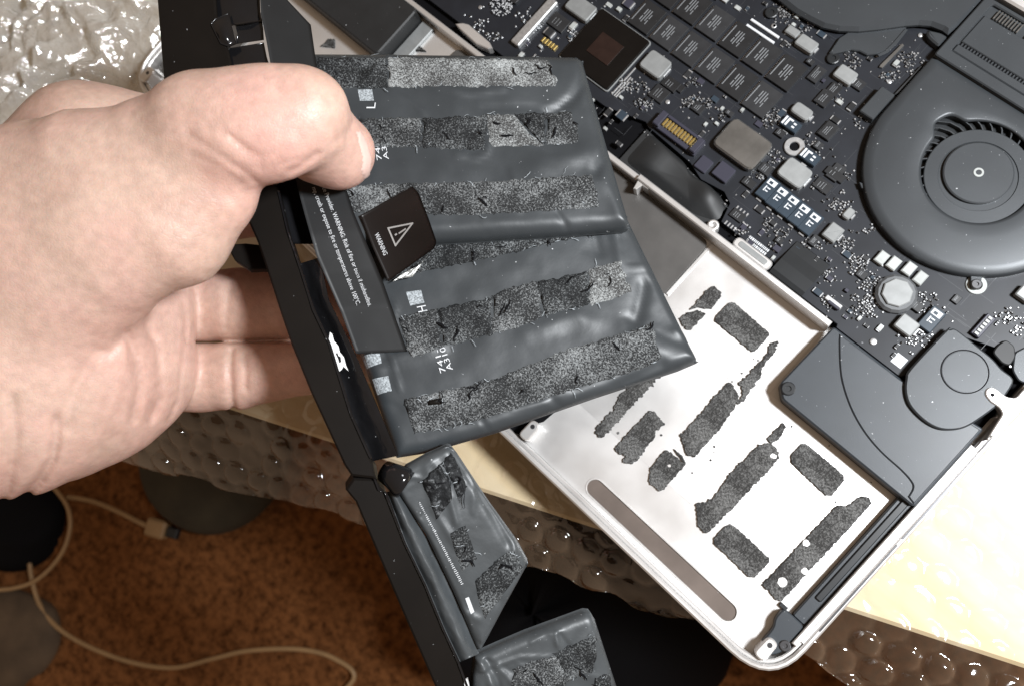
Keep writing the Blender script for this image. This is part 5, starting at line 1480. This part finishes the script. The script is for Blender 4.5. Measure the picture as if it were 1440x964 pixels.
# ================================================================== HAND
def build_hand():
    vox = .65
    x0, x1 = Wc(-190, 480, 222)[0], Wc(570, 480, 235)[0]
    y0, y1 = Wc(0, 745, 232)[1], Wc(0, 75, 245)[1]
    z0, z1 = -262.0, -160.0
    ax = np.arange(x0, x1, vox, dtype=np.float32); ay = np.arange(y0, y1, vox, dtype=np.float32); az = np.arange(z0, z1, vox, dtype=np.float32)
    X_, Y_, Z_ = np.meshgrid(ax, ay, az, indexing='ij')
    def cap(p, q_, zs=1.0):
        a = Wc(*p[:3]).astype(np.float32); b = Wc(*q_[:3]).astype(np.float32); ra, rb = p[3], q_[3]
        if zs == 1.0: ZZ = Z_
        else:                                  # flatter towards the viewer's side: squash along the line of sight
            zc = .5 * (a[2] + b[2]); ZZ = zc + (Z_ - zc) * zs; a[2] = zc + (a[2] - zc) * zs; b[2] = zc + (b[2] - zc) * zs
        e = b - a; L = float(e @ e)
        t = ((X_ - a[0]) * e[0] + (Y_ - a[1]) * e[1] + (ZZ - a[2]) * e[2]) / L
        np.clip(t, 0, 1, out=t)
        d = np.sqrt((X_ - a[0] - t * e[0]) ** 2 + (Y_ - a[1] - t * e[1]) ** 2 + (ZZ - a[2] - t * e[2]) ** 2)
        return d - (ra + (rb - ra) * t)
    def smin(a, b, k):
        h = np.clip(k - np.abs(a - b), 0, None) / k
        return np.minimum(a, b) - h * h * k * .25
    def chain(pts, k, zs=1.0):
        d = cap(pts[0], pts[1], zs)
        for i in range(1, len(pts) - 1): d = smin(d, cap(pts[i], pts[i + 1], zs), k)
        return d
    thumb = chain([(150, 292, 198, 25.0), (215, 268, 197, 20.0), (285, 186, 193, 13.6)], 8, 1.6)
    thumb = smin(thumb, cap((268, 250, 196, 15.0), (230, 285, 197, 19), 1.6), 6)
    prox = chain([(285, 186, 192, 13.6), (340, 180, 191.5, 12.9), (390, 172, 191.5, 12.0), (424, 164, 193, 11.2)], 5, 1.25)
    dist = chain([(424, 163, 193, 11.3), (446, 190, 200, 9.4), (474, 214, 207.2, 8.9)], 3)
    dist = smin(dist, cap((444, 208, 205, 8.6), (474, 214, 207.2, 8.9)), 2.5)
    thumb = smin(thumb, cap((290, 264, 196, 11.6), (240, 290, 197, 19), 1.5), 4)
    thumb = smin(smin(thumb, prox, 3.2), dist, 1.6)
    wrist = smin(cap((-170, 424, 212, 34), (60, 342, 204, 28), 1.5), cap((60, 342, 204, 28), (150, 300, 198, 24), 1.5), 10)
    wrist = smin(wrist, cap((-170, 490, 216, 36), (-10, 508, 215, 35), 1.4), 12)
    hypo = chain([(-10, 512, 216, 35), (88, 512, 222, 30), (150, 525, 229, 20)], 9, 1.35)
    palm = chain([(60, 400, 222, 24), (150, 420, 228, 20), (200, 435, 231, 12.6)], 8)
    palm = smin(palm, chain([(150, 525, 229, 18.5), (200, 520, 231, 13.2), (201, 440, 231, 12.6)], 6), 6)
    back = chain([(-160, 385, 224, 26), (30, 314, 229, 21), (122, 208, 232, 16.2), (200, 212, 234, 15.5)], 9)
    body = smin(smin(wrist, hypo, 7), palm, 6)
    body = smin(body, thumb, 2.2)
    body = smin(body, back, 11)
    fing = chain([(215, 530, 240, 10.4), (285, 530, 243, 10.0), (332, 526, 242, 10.2), (430, 516, 236, 7.8), (530, 500, 229, 7.2)], 1.5)
    fin2 = chain([(215, 431, 240, 11.0), (290, 431, 245, 10.7), (335, 430, 243.0, 10.9), (420, 430, 240, 10.4), (530, 425, 233, 9.2)], 1.5)
    fin3 = chain([(190, 310, 242, 12.5), (330, 285, 248, 10.5), (440, 285, 244, 10), (540, 300, 236, 9)], 1.5)
    fin4 = chain([(180, 210, 240, 14), (330, 195, 250, 10.5), (440, 200, 246, 9.6), (530, 215, 240, 8.8)], 1.5)
    d = body
    fing = np.minimum(fing, fin2)
    d = smin(d, fing, 1.2)
    for f_ in (fin3, fin4): d = smin(d, f_, 4.0)
    # creases: shallow grooves pressed into the side that faces up
    px = CX + X_ / (-Z_) * F; py = CY - Y_ / (-Z_) * F; dep = -Z_
    near = np.abs(d) < 3.5
    sel = np.nonzero(near.reshape(-1))[0]
    P2 = np.stack([px.reshape(-1)[sel], py.reshape(-1)[sel]], 1); dp = dep.reshape(-1)[sel]
    g = np.zeros(len(sel))
    def groove(pts, w, am, dmin=0, dmax=999):
        nonlocal g
        dd = segdist(P2, pts, False)
        g += am * np.exp(-(dd / w) ** 2) * ((dp > dmin) & (dp < dmax))
    groove([(79, 588), (80, 615), (74, 645), (58, 672), (38, 692), (20, 712)], 6.5, 1.7)
    groove([(118, 520), (100, 560), (92, 600)], 9, .9)
    groove([(18, 560), (22, 620), (10, 690), (0, 705)], 7, 1.2)
    groove([(100, 680), (72, 696)], 5, .5)
    groove([(168, 480), (152, 496), (138, 494)], 7, .9)
    groove([(178, 470), (190, 500), (196, 545), (186, 590)], 6.5, 1.3)
    groove([(208, 455), (222, 500), (226, 540), (214, 580)], 6, .7)
    groove([(212, 470), (228, 492), (245, 500)], 4, .5)
    groove([(226, 560), (212, 590)], 5.5, .9)
    groove([(325, 494), (323, 520), (325, 545), (328, 576)], 4.6, 1.2, 225)
    groove([(343, 498), (346, 520), (345, 545)], 4.6, .8, 225)
    groove([(256, 420), (262, 455), (259, 490), (250, 560), (236, 592)], 3.0, .5, 205)
    groove([(330, 385), (320, 420), (318, 460)], 4, .5, 225)
    groove([(262, 188), (300, 212), (340, 240), (360, 256)], 4.6, .6, 0, 215)
    groove([(290, 178), (330, 196), (362, 222)], 4.0, .35, 0, 215)
    groove([(268, 216), (305, 232), (340, 258)], 4.0, .35, 0, 215)
    groove([(408, 241), (425, 232), (446, 216)], 4.5, .7, 0, 222)
    groove([(262, 481), (330, 480), (450, 480)], 2.6, .45, 226)
    groove([(494, 178), (486, 190), (470, 198)], 5.0, .4, 0, 222)
    groove([(388, 120), (395, 132), (410, 138)], 4, .35, 0, 215)
    groove([(372, 112), (380, 128)], 4, .3, 0, 215)
    for i_ in range(6):                      # knuckle lines across the thumb joint and its root
        groove([(384 + 7 * i_, 104 + 2 * (i_ % 2)), (388 + 7 * i_, 122), (396 + 6 * i_, 138 + 3 * (i_ % 3))], 2.6, .22, 0, 215)
        groove([(300 + 9 * i_, 168 + 9 * i_), (322 + 9 * i_, 190 + 6 * i_), (338 + 6 * i_, 214 + 5 * i_)], 2.6, .20, 0, 215)
    groove([(395, 232), (412, 226), (430, 222)], 3, .4, 0, 222)
    for i_ in range(26):                     # fine criss-cross lines on the ball of the thumb
        cx_, cy_ = random.uniform(60, 300), random.uniform(200, 470)
        an = random.choice((.55, -.6, .2)) + random.gauss(0, .15); l_ = random.uniform(14, 46)
        groove([(cx_, cy_), (cx_ + l_ * math.cos(an), cy_ + l_ * math.sin(an))], 2.2, .16, 0, 215)
    fl_ = d.reshape(-1)
    fl_[sel] += g.astype(np.float32)
    fl_[sel] += (.35 * fbm(P2[:, 0] / 60, P2[:, 1] / 60, 71, 3)).astype(np.float32)
    d = fl_.reshape(d.shape)
    # surface nets
    nx, ny, nz = d.shape
    s = d < 0
    cnt = np.zeros((nx - 1, ny - 1, nz - 1), np.int8)
    for a in (0, 1):
        for b in (0, 1):
            for c in (0, 1):
                cnt += s[a:nx - 1 + a, b:ny - 1 + b, c:nz - 1 + c]
    act = (cnt > 0) & (cnt < 8)
    idx = -np.ones(act.shape, np.int64); I = np.argwhere(act); idx[act] = np.arange(len(I))
    acc = np.zeros((len(I), 3)); num = np.zeros(len(I))
    cor = [(a, b, c) for a in (0, 1) for b in (0, 1) for c in (0, 1)]
    for p in range(8):
        for r in range(p + 1, 8):
            A, B = np.array(cor[p]), np.array(cor[r])
            if np.abs(A - B).sum() != 1: continue
            va = d[tuple((I + A).T)]; vb = d[tuple((I + B).T)]
            m_ = (va < 0) != (vb < 0)
            t = np.where(m_, va / (va - vb + 1e-12), 0)
            acc += np.where(m_[:, None], A + t[:, None] * (B - A), 0); num += m_
    loc = I + acc / num[:, None]
    V = np.stack([ax[0] + loc[:, 0] * vox, ay[0] + loc[:, 1] * vox, az[0] + loc[:, 2] * vox], 1)
    Fs = []
    for ax_ in range(3):
        o1, o2 = [(1, 2), (2, 0), (0, 1)][ax_]
        sl0 = [slice(1, -1)] * 3; sl1 = [slice(1, -1)] * 3
        sl0[ax_] = slice(0, -1); sl1[ax_] = slice(1, None)
        A = s[tuple(sl0)]; B = s[tuple(sl1)]
        E_ = np.argwhere(A != B)
        off_ = np.ones(3, int); off_[ax_] = 0
        E_ = E_ + off_
        inside = s[tuple(E_.T)]
        def cid(da, db):
            C_ = E_.copy(); C_[:, o1] -= da; C_[:, o2] -= db
            return idx[tuple(C_.T)]
        qd = np.stack([cid(1, 1), cid(0, 1), cid(0, 0), cid(1, 0)], 1)
        qd[~inside] = qd[~inside][:, ::-1]
        Fs.append(qd[(qd >= 0).all(1)])
    Fs = np.concatenate(Fs)
    # a little relaxation
    for it in range(3):
        sm = np.zeros_like(V); w_ = np.zeros(len(V))
        for a in range(4):
            i, j = Fs[:, a], Fs[:, (a + 1) % 4]
            np.add.at(sm, i, V[j]); np.add.at(w_, i, 1); np.add.at(sm, j, V[i]); np.add.at(w_, j, 1)
        V = V * .5 + .5 * sm / np.maximum(w_, 1)[:, None]
    return V, Fs
hv, hf = build_hand()
hand = mk('hand', camw(hv), hf.tolist(), 'skin', None, True)
hw = camw(hv)
pxn = CX + hv[:, 0] / (-hv[:, 2]) * F; pyn = CY - hv[:, 1] / (-hv[:, 2]) * F
npoly = np.array([(499, 181), (508, 184), (519, 203), (524, 226), (520, 246), (511, 254), (507, 240), (509, 222), (504, 203)], float)
def inpoly(x, y, P):
    r = np.zeros(len(x), bool); j = len(P) - 1
    for i in range(len(P)):
        c_ = ((P[i, 1] > y) != (P[j, 1] > y)) & (x < (P[j, 0] - P[i, 0]) * (y - P[i, 1]) / (P[j, 1] - P[i, 1] + 1e-9) + P[i, 0])
        r ^= c_; j = i
    return r
selv = inpoly(pxn, pyn, npoly) & (-hv[:, 2] > 196) & (-hv[:, 2] < 212)
fsel = hf[selv[hf].all(1)]
if len(fsel) > 10:
    ids = np.unique(fsel); rm = -np.ones(len(hv), int); rm[ids] = np.arange(len(ids))
    cen = camw(Wc(470, 212, 207)); nr = hw[ids] - cen; nr /= np.linalg.norm(nr, axis=1)[:, None]
    M['nail'] = mat('thumb_nail', (.70, .49, .43), .30, var=.06, vscale=200, coat=.2)
    be = {}
    for q_ in fsel:
        for a_i in range(4):
            k_ = tuple(sorted((int(q_[a_i]), int(q_[(a_i + 1) % 4])))); be[k_] = be.get(k_, 0) + 1
    bset = {i_ for k_, c_ in be.items() if c_ == 1 for i_ in k_}
    lift = np.array([.03 if int(i_) in bset else .26 for i_ in ids])
    mk('nail', hw[ids] + nr * lift[:, None], rm[fsel].tolist(), 'nail', hand, True)
tag(hand, 'bare left hand gripping the black battery pack, thumb on top and fingers behind', 'hand')
